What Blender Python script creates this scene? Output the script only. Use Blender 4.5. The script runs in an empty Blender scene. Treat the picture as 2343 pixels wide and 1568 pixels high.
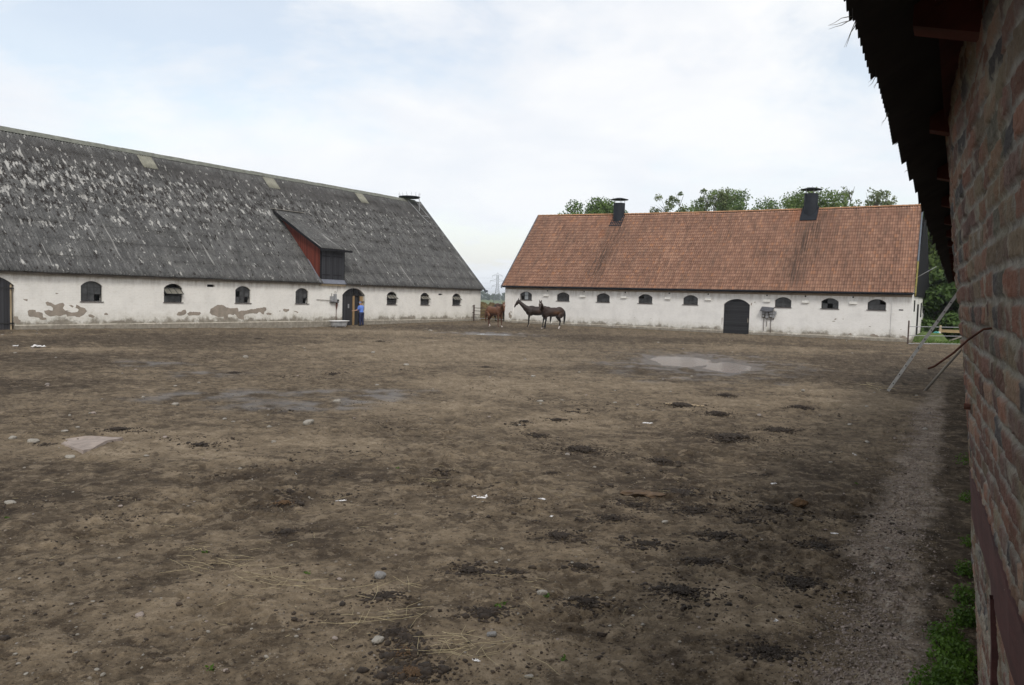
import bpy, bmesh, math, random
import numpy as np
from mathutils import Vector, Matrix, Euler
from mathutils.geometry import tessellate_polygon
sc = bpy.context.scene
col = sc.collection
rad = math.radians

# ---------------------------------------------------------------- camera
FPX, CX, CY, CAMH = 1786.0, 1171.0, 784.0, 2.25      # focal length and centre for a 2342 px wide picture
ROLL, PITCH = 0.0268, rad(3.33)
f_ = np.array([0, math.cos(PITCH), -math.sin(PITCH)]); r0 = np.array([1., 0, 0]); u0 = np.array([0, math.sin(PITCH), math.cos(PITCH)])
R_ = r0*math.cos(ROLL)+u0*math.sin(ROLL); U_ = u0*math.cos(ROLL)-r0*math.sin(ROLL)
cam = bpy.data.cameras.new('camera'); camo = bpy.data.objects.new('camera', cam); col.objects.link(camo)
cam.sensor_width = 36; cam.lens = FPX/2342*36; cam.clip_start = 0.05; cam.clip_end = 8000
camo.matrix_world = Matrix([[R_[0], U_[0], -f_[0], 0], [R_[1], U_[1], -f_[1], 0], [R_[2], U_[2], -f_[2], CAMH], [0, 0, 0, 1]])
sc.camera = camo

def gp(x, y, z=0.0):
    d = f_+R_*(x-CX)/FPX-U_*(y-CY)/FPX
    t = (z-CAMH)/d[2]
    return float(d[0]*t), float(d[1]*t)

# ---------------------------------------------------------------- sky, sun, exposure
SUN_EL, SUN_AZ = rad(46), rad(166)          # azimuth clockwise from +Y: behind the camera, a little to the right
w = bpy.data.worlds.new('World'); sc.world = w; w.use_nodes = True
nt = w.node_tree; nt.nodes.clear()
def wn(t, **k):
    n = nt.nodes.new(t)
    for a, b in k.items(): setattr(n, a, b)
    return n
wo = wn('ShaderNodeOutputWorld'); bg = wn('ShaderNodeBackground'); bg.inputs['Strength'].default_value = 0.1
sky = wn('ShaderNodeTexSky', sky_type='NISHITA', sun_disc=False, sun_elevation=SUN_EL, sun_rotation=SUN_AZ)
sky.air_density = 1.0; sky.dust_density = 2.5; sky.ozone_density = 1.0
tc = wn('ShaderNodeTexCoord'); sep = wn('ShaderNodeSeparateXYZ'); nt.links.new(tc.outputs['Generated'], sep.inputs[0])
zz = wn('ShaderNodeMath', operation='MAXIMUM'); zz.inputs[1].default_value = 0.0; nt.links.new(sep.outputs['Z'], zz.inputs[0])
za = wn('ShaderNodeMath', operation='ADD'); za.inputs[1].default_value = 0.22; nt.links.new(zz.outputs[0], za.inputs[0])
dx = wn('ShaderNodeMath', operation='DIVIDE'); dy = wn('ShaderNodeMath', operation='DIVIDE')
nt.links.new(sep.outputs['X'], dx.inputs[0]); nt.links.new(za.outputs[0], dx.inputs[1])
nt.links.new(sep.outputs['Y'], dy.inputs[0]); nt.links.new(za.outputs[0], dy.inputs[1])
cmb = wn('ShaderNodeCombineXYZ'); nt.links.new(dx.outputs[0], cmb.inputs[0]); nt.links.new(dy.outputs[0], cmb.inputs[1])
def wnoise(scale, detail, rough, off, dist=0.0):
    mp = wn('ShaderNodeMapping'); mp.inputs['Location'].default_value = off; nt.links.new(cmb.outputs[0], mp.inputs[0])
    n = wn('ShaderNodeTexNoise'); n.inputs['Scale'].default_value = scale; n.inputs['Detail'].default_value = detail
    n.inputs['Roughness'].default_value = rough; n.inputs['Distortion'].default_value = dist
    nt.links.new(mp.outputs[0], n.inputs['Vector']); return n
def wramp(src, stops):
    r = wn('ShaderNodeValToRGB'); nt.links.new(src, r.inputs[0])
    e = r.color_ramp.elements
    while len(e) < len(stops): e.new(0.5)
    for i, (p, c) in enumerate(stops): e[i].position = p; e[i].color = (c[0], c[1], c[2], 1) if isinstance(c, tuple) else (c, c, c, 1)
    return r
n1 = wnoise(1.05, 8, 0.60, (3.1, 1.7, 0), 0.2)
cov = wramp(n1.outputs[0], [(0.37, 0.40), (0.46, 0.80), (0.53, 0.98)])
n2 = wnoise(1.7, 8, 0.55, (7.3, 2.2, 4), 0.3)
cc = wramp(n2.outputs[0], [(0.34, (7.7, 8.05, 8.6)), (0.48, (8.3, 8.5, 8.85)), (0.62, (9.1, 9.15, 9.2))])
mx = wn('ShaderNodeMix', data_type='RGBA')
# towards the horizon the veil closes
hz = wn('ShaderNodeMapRange'); hz.inputs['From Min'].default_value = 0.0; hz.inputs['From Max'].default_value = 0.28
hz.inputs['To Min'].default_value = 0.80; hz.inputs['To Max'].default_value = 0.0; nt.links.new(sep.outputs['Z'], hz.inputs['Value'])
mxx = wn('ShaderNodeMath', operation='MAXIMUM'); nt.links.new(cov.outputs[0], mxx.inputs[0]); nt.links.new(hz.outputs[0], mxx.inputs[1])
skg = wn('ShaderNodeMix', data_type='RGBA', blend_type='MULTIPLY'); skg.inputs['Factor'].default_value = 1; nt.links.new(sky.outputs[0], skg.inputs['A']); skg.inputs['B'].default_value = (2.5, 2.15, 1.8, 1)
nt.links.new(mxx.outputs[0], mx.inputs['Factor']); nt.links.new(skg.outputs['Result'], mx.inputs['A'])
mh = wn('ShaderNodeMix', data_type='RGBA'); nt.links.new(hz.outputs[0], mh.inputs['Factor']); nt.links.new(cc.outputs[0], mh.inputs['A'])
mh.inputs['B'].default_value = (8.1, 8.55, 9.1, 1)
nt.links.new(mh.outputs['Result'], mx.inputs['B'])
nt.links.new(mx.outputs['Result'], bg.inputs['Color']); nt.links.new(bg.outputs[0], wo.inputs[0])

sl = bpy.data.lights.new('sun', 'SUN'); sl.energy = 1.5; sl.angle = rad(14); sl.color = (1.0, 0.95, 0.88)
so = bpy.data.objects.new('sun', sl); col.objects.link(so)
sd = Vector((math.sin(SUN_AZ)*math.cos(SUN_EL), math.cos(SUN_AZ)*math.cos(SUN_EL), math.sin(SUN_EL)))
so.rotation_euler = sd.to_track_quat('Z', 'Y').to_euler(); so.location = sd*60
vs = sc.view_settings; vs.view_transform = 'Standard'; vs.look = 'None'; vs.exposure = 0.17; vs.gamma = 1.0

# ---------------------------------------------------------------- directions of the farm
TH = rad(33.55)
u = np.array([math.sin(TH), math.cos(TH)]); v = np.array([-math.cos(TH), math.sin(TH)])
AZ = rad(29.61); D = np.array([math.sin(AZ), math.cos(AZ)]); LR = np.array([math.cos(AZ), -math.sin(AZ)])
def uv(a, b): p = u*a+v*b; return float(p[0]), float(p[1])

# ---------------------------------------------------------------- numpy noise
def _h(ix, iy, s):
    n = (ix.astype(np.int64)*374761393+iy.astype(np.int64)*668265263+s*1442695041) & 0x7fffffff
    n = (n ^ (n >> 13))*1274126177 & 0x7fffffff
    return (n ^ (n >> 16)) & 0x7fffffff
def pn(x, y, s=0):
    x = np.asarray(x, float); y = np.asarray(y, float)
    ix = np.floor(x); iy = np.floor(y); fx = x-ix; fy = y-iy
    def g(a, b):
        t = (_h(ix+a, iy+b, s) % 4096)/4096*2*np.pi
        return np.cos(t)*(fx-a)+np.sin(t)*(fy-b)
    ux = fx*fx*fx*(fx*(fx*6-15)+10); uy = fy*fy*fy*(fy*(fy*6-15)+10)
    a = g(0, 0)*(1-ux)+g(1, 0)*ux; b = g(0, 1)*(1-ux)+g(1, 1)*ux
    return (a*(1-uy)+b*uy)*1.5
def fbm(x, y, f, o=4, s=0, r=0.5):
    t = 0; a = 1.0
    for i in range(o):
        t = t+a*pn(np.asarray(x)*f+17.3*i, np.asarray(y)*f-9.1*i, s+i); f *= 2.03; a *= r
    return t
def sst(x, a, b):
    t = np.clip((x-a)/(b-a), 0, 1); return t*t*(3-2*t)

# ---------------------------------------------------------------- small builders
def setp(o, label=None, cat=None, group=None, kind=None):
    if label: o['label'] = label
    if cat: o['category'] = cat
    if group: o['group'] = group
    if kind: o['kind'] = kind
    return o
def empty(name, loc=(0, 0, 0), rz=0.0, **k):
    o = bpy.data.objects.new(name, None); col.objects.link(o); o.location = loc; o.rotation_euler = (0, 0, rz)
    o.empty_display_size = 0.5
    return setp(o, **k)
def link(name, me, parent=None, loc=None, rot=None, scale=None):
    o = bpy.data.objects.new(name, me); col.objects.link(o)
    if parent: o.parent = parent
    if loc is not None: o.location = loc
    if rot is not None: o.rotation_euler = rot
    if scale is not None: o.scale = scale
    return o
class MB:
    def __init__(s): s.v = []; s.f = []; s.m = []; s.uv = None; s.mi = 0
    def add(s, vs, fs):
        b = len(s.v); s.v += [tuple(map(float, p)) for p in vs]
        for f in fs: s.f.append(tuple(b+i for i in f)); s.m.append(s.mi)
        return s
    def box(s, x0, x1, y0, y1, z0, z1, M=None):
        vs = [(x, y, z) for z in (z0, z1) for y in (y0, y1) for x in (x0, x1)]
        if M is not None: vs = [tuple(M @ Vector(p)) for p in vs]
        return s.add(vs, [(0, 2, 3, 1), (4, 5, 7, 6), (0, 1, 5, 4), (2, 6, 7, 3), (0, 4, 6, 2), (1, 3, 7, 5)])
    def bar(s, a, b, w_, h_, up=(0, 0, 1)):
        a = Vector(a); b = Vector(b); d = b-a; L = d.length; d.normalize(); up = Vector(up)
        sx = d.cross(up)
        if sx.length < 1e-4: sx = d.cross(Vector((1, 0, 0)))
        sx.normalize(); sz = sx.cross(d)
        M = Matrix(((sx.x, d.x, sz.x, a.x), (sx.y, d.y, sz.y, a.y), (sx.z, d.z, sz.z, a.z), (0, 0, 0, 1)))
        return s.box(-w_/2, w_/2, 0, L, -h_/2, h_/2, M)
    def tube(s, pts, rs, n=8, cap=True):
        pts = [Vector(p) for p in pts]
        if not hasattr(rs, '__len__'): rs = [rs]*len(pts)
        rings = []; ref = None; px_ = None
        for i, p in enumerate(pts):
            d = (pts[min(i+1, len(pts)-1)]-pts[max(i-1, 0)]).normalized()
            if px_ is None: x = d.cross(Vector((0, 0, 1)) if abs(d.z) < .9 else Vector((1, 0, 0))).normalized()
            else: x = (px_-d*px_.dot(d)).normalized()
            px_ = x; y = x.cross(d)
            rings.append([p+(x*math.cos(2*math.pi*k/n)+y*math.sin(2*math.pi*k/n))*rs[i] for k in range(n)])
        vs = [q for r in rings for q in r]; fs = []
        for i in range(len(pts)-1):
            for k in range(n):
                k2 = (k+1) % n; fs.append((i*n+k, (i+1)*n+k, (i+1)*n+k2, i*n+k2))
        if cap: fs.append(tuple(range(n))); fs.append(tuple((len(pts)-1)*n+k for k in reversed(range(n))))
        return s.add(vs, fs)
    def lathe(s, prof, n=20, c=(0, 0, 0)):
        vs = []; fs = []
        for r, z in prof:
            for k in range(n): t = 2*math.pi*k/n; vs.append((c[0]+r*math.cos(t), c[1]+r*math.sin(t), c[2]+z))
        for i in range(len(prof)-1):
            for k in range(n): k2 = (k+1) % n; fs.append((i*n+k, i*n+k2, (i+1)*n+k2, (i+1)*n+k))
        return s.add(vs, fs)
    def prism(s, poly, y0, y1, sides=True, back=True):
        """poly in (x,z), extruded in y"""
        n = len(poly)
        tri = tessellate_polygon([[Vector((p[0], p[1], 0)) for p in poly]])
        vs = [(p[0], y0, p[1]) for p in poly]+[(p[0], y1, p[1]) for p in poly]
        fs = []
        for t in tri:
            a, b, c = t
            A, B, C_ = poly[a], poly[b], poly[c]
            cr = (B[0]-A[0])*(C_[1]-A[1])-(B[1]-A[1])*(C_[0]-A[0])
            if cr < 0: a, b, c = a, c, b
            fs.append((a, b, c))
            if back: fs.append((n+a, n+c, n+b))
        area = sum(poly[i][0]*poly[(i+1) % n][1]-poly[(i+1) % n][0]*poly[i][1] for i in range(n))
        if sides:
            for i in range(n):
                j = (i+1) % n
                fs.append((i, n+i, n+j, j) if area > 0 else (i, j, n+j, n+i))
        return s.add(vs, fs)
    def build(s, name, mats, parent=None, smooth=False, loc=None, rot=None):
        me = bpy.data.meshes.new(name); me.from_pydata(s.v, [], s.f)
        if not isinstance(mats, (list, tuple)): mats = [mats]
        for m in mats: me.materials.append(m)
        if len(mats) > 1: me.polygons.foreach_set('material_index', s.m)
        if smooth: me.polygons.foreach_set('use_smooth', [True]*len(me.polygons))
        me.update()
        return link(name, me, parent, loc, rot)
def grid_mesh(name, X, Y, Z, mats, parent=None, smooth=True, keep=None, uvs=None, colr=None, midx=None, flip=False, aname='zone'):
    """X,Y,Z arrays (r,c)"""
    r, c = X.shape
    me = bpy.data.meshes.new(name)
    co = np.stack([X, Y, Z], -1).reshape(-1, 3).astype(np.float32)
    i = np.arange(r-1)[:, None]*c+np.arange(c-1)[None, :]
    q = np.stack([i, i+1, i+c+1, i+c], -1).reshape(-1, 4)
    if flip: q = q[:, ::-1]
    if keep is not None: q = q[keep.reshape(-1)]
    nq = len(q)
    me.vertices.add(len(co)); me.vertices.foreach_set('co', co.ravel())
    me.loops.add(nq*4); me.loops.foreach_set('vertex_index', q.ravel().astype(np.int32))
    me.polygons.add(nq); me.polygons.foreach_set('loop_start', (np.arange(nq)*4).astype(np.int32))
    me.polygons.foreach_set('loop_total', np.full(nq, 4, np.int32))
    if smooth: me.polygons.foreach_set('use_smooth', np.ones(nq, bool))
    if not isinstance(mats, (list, tuple)): mats = [mats]
    for m in mats: me.materials.append(m)
    if midx is not None:
        mm = midx.reshape(-1)
        if keep is not None: mm = mm[keep.reshape(-1)]
        me.polygons.foreach_set('material_index', mm.astype(np.int32))
    me.update(calc_edges=True)
    if uvs is not None:
        l = me.uv_layers.new(name='UVMap'); l.data.foreach_set('uv', uvs.reshape(-1, 2)[q.ravel()].astype(np.float32).ravel())
    if colr is not None:
        a = me.color_attributes.new(aname, 'FLOAT_COLOR', 'POINT')
        cc_ = np.ones((len(co), 4), np.float32); k = colr.reshape(len(co), -1); cc_[:, :k.shape[1]] = k
        a.data.foreach_set('color', cc_.ravel())
    me.validate()
    return link(name, me, parent)

# ---------------------------------------------------------------- material writer
class M_:
    def __init__(s, name):
        s.m = bpy.data.materials.new(name); s.m.use_nodes = True; s.t = s.m.node_tree; s.t.nodes.clear()
        s.out = s.n('ShaderNodeOutputMaterial'); s.b = s.n('ShaderNodeBsdfPrincipled'); s.l(s.b.outputs[0], s.out.inputs[0])
        s.tc = s.n('ShaderNodeTexCoord'); s.obj = s.tc.outputs['Object']
    def n(s, t, **k):
        x = s.t.nodes.new(t)
        for a, b in k.items(): setattr(x, a, b)
        return x
    def l(s, a, b): s.t.links.new(a, b)
    def put(s, sock, val):
        if isinstance(val, (int, float)): sock.default_value = val
        elif isinstance(val, (tuple, list)): sock.default_value = tuple(val)+((1,) if len(val) == 3 and len(sock.default_value) == 4 else ())
        else: s.l(val, sock)
    def map(s, vec=None, sc_=(1, 1, 1), loc=(0, 0, 0), rot=(0, 0, 0)):
        x = s.n('ShaderNodeMapping'); s.l(vec or s.obj, x.inputs[0]); x.inputs['Scale'].default_value = sc_
        x.inputs['Location'].default_value = loc; x.inputs['Rotation'].default_value = rot; return x.outputs[0]
    def noise(s, scale, detail=4, rough=.55, vec=None, dist=0, colr=False):
        x = s.n('ShaderNodeTexNoise'); s.l(vec or s.obj, x.inputs['Vector']); x.inputs['Scale'].default_value = scale
        x.inputs['Detail'].default_value = detail; x.inputs['Roughness'].default_value = rough; x.inputs['Distortion'].default_value = dist
        return x.outputs[1 if colr else 0]
    def voro(s, scale, vec=None, feature='F1', out=0, rnd=1):
        x = s.n('ShaderNodeTexVoronoi', feature=feature); s.l(vec or s.obj, x.inputs['Vector']); x.inputs['Scale'].default_value = scale
        x.inputs['Randomness'].default_value = rnd
        return x.outputs[out]
    def ramp(s, fac, stops, interp='LINEAR'):
        x = s.n('ShaderNodeValToRGB'); s.put(x.inputs[0], fac); x.color_ramp.interpolation = interp
        e = x.color_ramp.elements
        while len(e) < len(stops): e.new(.5)
        for i, (p, c) in enumerate(stops):
            e[i].position = p; e[i].color = (*c, 1) if isinstance(c, tuple) else (c, c, c, 1)
        return x.outputs[0]
    def mix(s, fac, a, b, mode='MIX'):
        x = s.n('ShaderNodeMix', data_type='RGBA', blend_type=mode); s.put(x.inputs['Factor'], fac); s.put(x.inputs['A'], a); s.put(x.inputs['B'], b)
        return x.outputs['Result']
    def math(s, op, a, b=0.0, clamp=False):
        x = s.n('ShaderNodeMath', operation=op, use_clamp=clamp); s.put(x.inputs[0], a); s.put(x.inputs[1], b); return x.outputs[0]
    def rng(s, val, a, b, c=0., d=1.):
        x = s.n('ShaderNodeMapRange'); s.put(x.inputs['Value'], val)
        for k, q in zip(('From Min', 'From Max', 'To Min', 'To Max'), (a, b, c, d)): x.inputs[k].default_value = q
        return x.outputs[0]
    def xyz(s, vec=None):
        x = s.n('ShaderNodeSeparateXYZ'); s.l(vec or s.obj, x.inputs[0]); return x.outputs
    def attr(s, name):
        x = s.n('ShaderNodeAttribute'); x.attribute_name = name; return x
    def bump(s, h, strength=.5, dist=.02):
        x = s.n('ShaderNodeBump'); x.inputs['Strength'].default_value = strength; x.inputs['Distance'].default_value = dist
        s.l(h, x.inputs['Height']); s.l(x.outputs[0], s.b.inputs['Normal']); return x
    def fin(s, colr, rough=.8, metal=0., spec=.5):
        s.put(s.b.inputs['Base Color'], colr); s.put(s.b.inputs['Roughness'], rough); s.put(s.b.inputs['Metallic'], metal)
        s.put(s.b.inputs['Specular IOR Level'], spec); return s.m

def plain(name, c, rough=.7, var=.25, scale=6., metal=0., bump=.0, spec=.4, stretch=(1, 1, 1)):
    k = M_(name); vec = k.map(sc_=stretch)
    n = k.noise(scale, 5, .6, vec)
    lo = tuple(x*(1-var) for x in c); hi = tuple(min(1, x*(1+var)) for x in c)
    cc_ = k.ramp(n, [(.3, lo), (.7, hi)])
    if bump: k.bump(k.noise(scale*3, 5, .6, vec), bump, .01)
    return k.fin(cc_, rough, metal, spec)

# ---------------------------------------------------------------- materials
def m_ground():
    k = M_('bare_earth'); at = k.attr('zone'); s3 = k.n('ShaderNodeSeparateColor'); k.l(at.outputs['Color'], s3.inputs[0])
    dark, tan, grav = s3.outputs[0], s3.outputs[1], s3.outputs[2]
    at2 = k.attr('cover'); s4 = k.n('ShaderNodeSeparateColor'); k.l(at2.outputs['Color'], s4.inputs[0])
    grass, wet, rel = s4.outputs[0], s4.outputs[1], s4.outputs[2]
    nb = k.noise(.35, 6, .6); nm = k.noise(1.7, 8, .68, dist=.4); nf = k.noise(9, 8, .72); nff = k.noise(60, 6, .7)
    n22 = k.noise(24, 7, .8, dist=.3)
    t = k.math('ADD', k.math('MULTIPLY', nb, .14), k.math('ADD', k.math('MULTIPLY', nm, .34), k.math('ADD', k.math('MULTIPLY', nf, .26), k.math('ADD', k.math('MULTIPLY', n22, .34), -.04))))
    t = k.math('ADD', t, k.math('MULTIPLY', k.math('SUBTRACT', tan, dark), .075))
    t = k.math('ADD', t, k.math('MULTIPLY', k.math('SUBTRACT', rel, .5), .16))
    c = k.ramp(t, [(.33, (.040, .030, .020)), (.42, (.088, .067, .045)), (.50, (.140, .108, .073)), (.58, (.202, .157, .106)), (.68, (.295, .236, .165))])
    ch = k.noise(2.6, 10, .78, k.map(sc_=(1, 1, 1), loc=(31, 7, 0)))
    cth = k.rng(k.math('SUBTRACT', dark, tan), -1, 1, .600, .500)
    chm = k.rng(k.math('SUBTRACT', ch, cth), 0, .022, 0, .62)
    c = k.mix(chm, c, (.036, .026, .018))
    pch = k.noise(3.4, 9, .78, k.map(loc=(3, 57, 0)))
    c = k.mix(k.rng(k.math('SUBTRACT', pch, .615), 0, .03, 0, .5), c, (.30, .235, .16))
    fl1 = k.noise(3.6, 6, .62, k.map(loc=(71, 17, 0)), .6); fl2 = k.noise(4.6, 6, .62, k.map(loc=(11, 83, 0)), .5)
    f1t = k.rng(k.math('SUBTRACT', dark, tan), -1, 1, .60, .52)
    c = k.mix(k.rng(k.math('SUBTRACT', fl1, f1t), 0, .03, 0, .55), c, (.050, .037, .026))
    c = k.mix(k.rng(k.math('SUBTRACT', fl2, .575), 0, .03, 0, .42), c, (.265, .212, .150))
    # small dark crumbs and pale grit
    cr = k.math('GREATER_THAN', k.noise(26, 5, .75), .60)
    c = k.mix(k.math('MULTIPLY', cr, .55), c, (.030, .022, .016))
    v1 = k.voro(42, out=0); pick = k.voro(42, out=1); ps = k.n('ShaderNodeSeparateColor'); k.l(pick, ps.inputs[0])
    gm = k.math('MULTIPLY', k.math('LESS_THAN', v1, .23), k.math('GREATER_THAN', ps.outputs[0], .955))
    c = k.mix(k.math('MULTIPLY', gm, .6), c, (.24, .215, .18))
    # straw bits
    sv = k.map(sc_=(9, 40, 1), rot=(0, 0, .9)); sv2 = k.map(sc_=(38, 8, 1), rot=(0, 0, .2))
    st = k.math('MAXIMUM', k.math('GREATER_THAN', k.noise(1.6, 3, .6, sv), .715), k.math('GREATER_THAN', k.noise(1.6, 3, .6, sv2), .72))
    c = k.mix(k.math('MULTIPLY', st, k.rng(tan, 0, 1, .12, .8)), c, (.30, .245, .15))
    # gravel
    gv = k.voro(34, out=1); gs = k.n('ShaderNodeSeparateColor'); k.l(gv, gs.inputs[0])
    gcol = k.ramp(gs.outputs[0], [(0, (.13, .105, .085)), (.35, (.27, .215, .168)), (.7, (.31, .265, .22)), (1, (.42, .385, .335))])
    gcol = k.mix(.45, gcol, k.ramp(nm, [(.3, (.15, .12, .090)), (.7, (.34, .275, .212))]))
    gf = k.math('MULTIPLY', grav, k.ramp(k.noise(3.0, 5, .7), [(.34, .15), (.56, 1.)]), clamp=True)
    c = k.mix(gf, c, gcol)
    # wet sheen
    c = k.mix(k.math('MULTIPLY', wet, .42), c, (.065, .059, .055))
    gcol2 = k.ramp(k.noise(.06, 6, .6), [(.3, (.085, .120, .045)), (.5, (.115, .155, .06)), (.7, (.16, .175, .085))])
    c = k.mix(grass, c, gcol2)
    bmp = k.math('ADD', k.math('MULTIPLY', k.noise(11, 8, .75), .65), k.math('MULTIPLY', k.noise(48, 5, .7), .35))
    bmp = k.math('ADD', bmp, k.math('MULTIPLY', v1, -.2))
    b = k.bump(bmp, .85, .05)
    k.put(b.inputs['Strength'], k.rng(wet, 0, 1, .9, .22))
    return k.fin(c, k.rng(wet, 0, 1, .93, .42), 0, k.rng(wet, 0, 1, .12, .42))

def m_plaster(name, zoff, cold, base_h=.42, warm=True):
    k = M_(name); xyz = k.xyz(); z = k.math('ADD', xyz[2], zoff)
    wv = k.noise(1.1, 6, .6); wf = k.noise(5, 7, .65, k.map(sc_=(1, 1, 1.6)))
    c = k.ramp(wv, [(.30, tuple(x*.90 for x in cold)), (.5, cold), (.72, tuple(min(1, x*1.06) for x in cold))])
    c = k.mix(k.ramp(wf, [(.52, 0.), (.72, .38)]), c, (.55, .50, .41) if warm else (.58, .56, .50))
    # brick courses just showing through the limewash
    br = k.n('ShaderNodeTexBrick'); k.l(k.map(rot=(rad(90), 0, 0)), br.inputs['Vector']); br.inputs['Scale'].default_value = 1
    br.inputs['Brick Width'].default_value = .26; br.inputs['Row Height'].default_value = .085; br.inputs['Mortar Size'].default_value = .012
    br.inputs['Mortar Smooth'].default_value = .8
    c = k.mix(k.math('MULTIPLY', br.outputs['Fac'], .10), c, (.40, .36, .30))
    # streaks below the eaves
    sx = k.noise(2.2, 4, .7, k.map(sc_=(1.5, 1, .22)))
    top = k.math('MULTIPLY', k.rng(z, 2.2, 2.75 if warm else 3.05, 0, 1), k.ramp(sx, [(.42, 0.), (.68, .75)]))
    c = k.mix(top, c, (.34, .30, .24))
    # specks and knocks
    sp = k.math('GREATER_THAN', k.noise(7, 3, .8), .735 if warm else .745)
    c = k.mix(k.math('MULTIPLY', sp, .6), c, (.23, .20, .16))
    # splashed base with a ragged upper edge
    edge = k.math('ADD', z, k.math('MULTIPLY', k.math('SUBTRACT', k.noise(1.3, 8, .7), .5), -1.5 if warm else -1.3))
    m1 = k.rng(edge, base_h-.10, base_h+.10, 1, 0)
    m2 = k.rng(edge, base_h+.0, base_h+.50, .50, 0)
    c = k.mix(k.math('MULTIPLY', m2, k.ramp(k.noise(6, 6, .75), [(.35, .25), (.6, 1.)])), c, (.33, .30, .21))
    dirt = k.ramp(k.noise(4, 7, .7), [(.3, (.115, .095, .070)), (.5, (.20, .175, .135)), (.75, (.36, .33, .27))])
    c = k.mix(k.math('MULTIPLY', m1, .85), c, dirt)
    # pale plinth arris and darker plinth face below it
    pl = k.math('MULTIPLY', k.rng(z, .19, .205, 0, 1), k.rng(z, .225, .24, 1, 0))
    c = k.mix(k.math('MULTIPLY', pl, k.ramp(k.noise(.9, 4, .7), [(.36, .1), (.55, .9)])), c, (.56, .52, .44))
    k.bump(k.math('ADD', k.math('MULTIPLY', k.noise(8, 6, .7), 1.), k.math('MULTIPLY', br.outputs['Fac'], -.35)), .35, .03)
    return k.fin(c, .9, 0, .2)

def m_sheet():
    """old corrugated cement sheets with moss and lichen, UV in metres (along, up the slope)"""
    k = M_('weathered_corrugated_cement'); uvn = k.tc.outputs['UV']; x = k.xyz(uvn)
    sy = x[1]                                            # 0 eave .. 11.3 ridge
    big = k.noise(.22, 5, .6, uvn); st = k.map(uvn, sc_=(1.0, .28, 1)); fine = k.noise(4.5, 6, .7, st)
    c = k.ramp(k.noise(.9, 6, .65, st), [(.3, (.054, .054, .053)), (.5, (.084, .084, .083)), (.7, (.130, .129, .126))])
    c = k.mix(k.ramp(k.noise(3.3, 8, .85, st), [(.47, 0.), (.66, .60)]), c, (.25, .25, .24))
    c = k.mix(k.ramp(k.noise(4.1, 7, .85, k.map(uvn, sc_=(1.4, .6, 1), loc=(9, 9, 0))), [(.50, 0.), (.62, .65)]), c, (.055, .054, .052))
    # band where lichen and moss are thickest
    bandc = k.math('ADD', sy, k.math('MULTIPLY', k.math('SUBTRACT', big, .5), 3.0))
    band = k.math('MULTIPLY', k.rng(bandc, 2.6, 7.2, .12, 1), k.rng(bandc, 8.4, 10.4, 1, 0))
    bx = k.rng(x[0], 2, 38, 1.0, .45); band = k.math('MULTIPLY', band, bx)
    # dark moss
    dm = k.noise(2.3, 6, .70, k.map(uvn, sc_=(1.6, .75, 1), loc=(3, 7, 0)))
    dth = k.rng(band, 0, 1, .615, .505)
    dk = k.math('GREATER_THAN', dm, dth)
    c = k.mix(k.math('MULTIPLY', dk, .85), c, (.026, .022, .020))
    up = k.math('MULTIPLY', k.rng(sy, 8.3, 9.6, 0, 1), k.rng(sy, 10.2, 11.0, 1, .2))
    c = k.mix(k.math('MULTIPLY', up, k.ramp(big, [(.35, .15), (.6, .6)])), c, (.050, .046, .044))
    # white lichen
    wm = k.noise(2.0, 7, .70, k.map(uvn, sc_=(1.9, .62, 1), loc=(11, 2, 0)))
    wth = k.rng(band, 0, 1, .625, .552); wth = k.math('ADD', wth, k.rng(x[0], 0, 38, -.030, .014))
    wk = k.rng(k.math('SUBTRACT', wm, wth), 0, .02, 0, 1)
    c = k.mix(k.math('MULTIPLY', wk, .85), c, k.ramp(fine, [(.3, (.27, .268, .255)), (.7, (.54, .53, .50))]))
    sp = k.math('GREATER_THAN', k.noise(11, 3, .7, k.map(uvn, sc_=(1.3, .6, 1))), .70)
    c = k.mix(k.math('MULTIPLY', sp, .6), c, (.38, .375, .36))
    # long pale run-off streaks
    lk = k.math('MULTIPLY', k.math('GREATER_THAN', k.noise(1.7, 3, .6, k.map(uvn, sc_=(2.6, .10, 1), loc=(5, 0, 0))), .665), k.rng(sy, 8, 6, 0, .55))
    c = k.mix(lk, c, (.36, .355, .34))
    # laps between courses of sheets
    fr = k.math('FRACT', k.math('DIVIDE', sy, 1.26)); lap = k.math('LESS_THAN', fr, .035)
    c = k.mix(k.math('MULTIPLY', lap, k.ramp(k.noise(2, 3, .6, uvn), [(.4, .2), (.6, .75)])), c, (.035, .034, .033))
    rn = k.math('GREATER_THAN', sy, 10.95)
    c = k.mix(k.math('MULTIPLY', rn, .3), c, (.30, .30, .28))
    k.bump(k.noise(7, 6, .7, uvn), .5, .02)
    return k.fin(c, .92, 0, .15)

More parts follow.
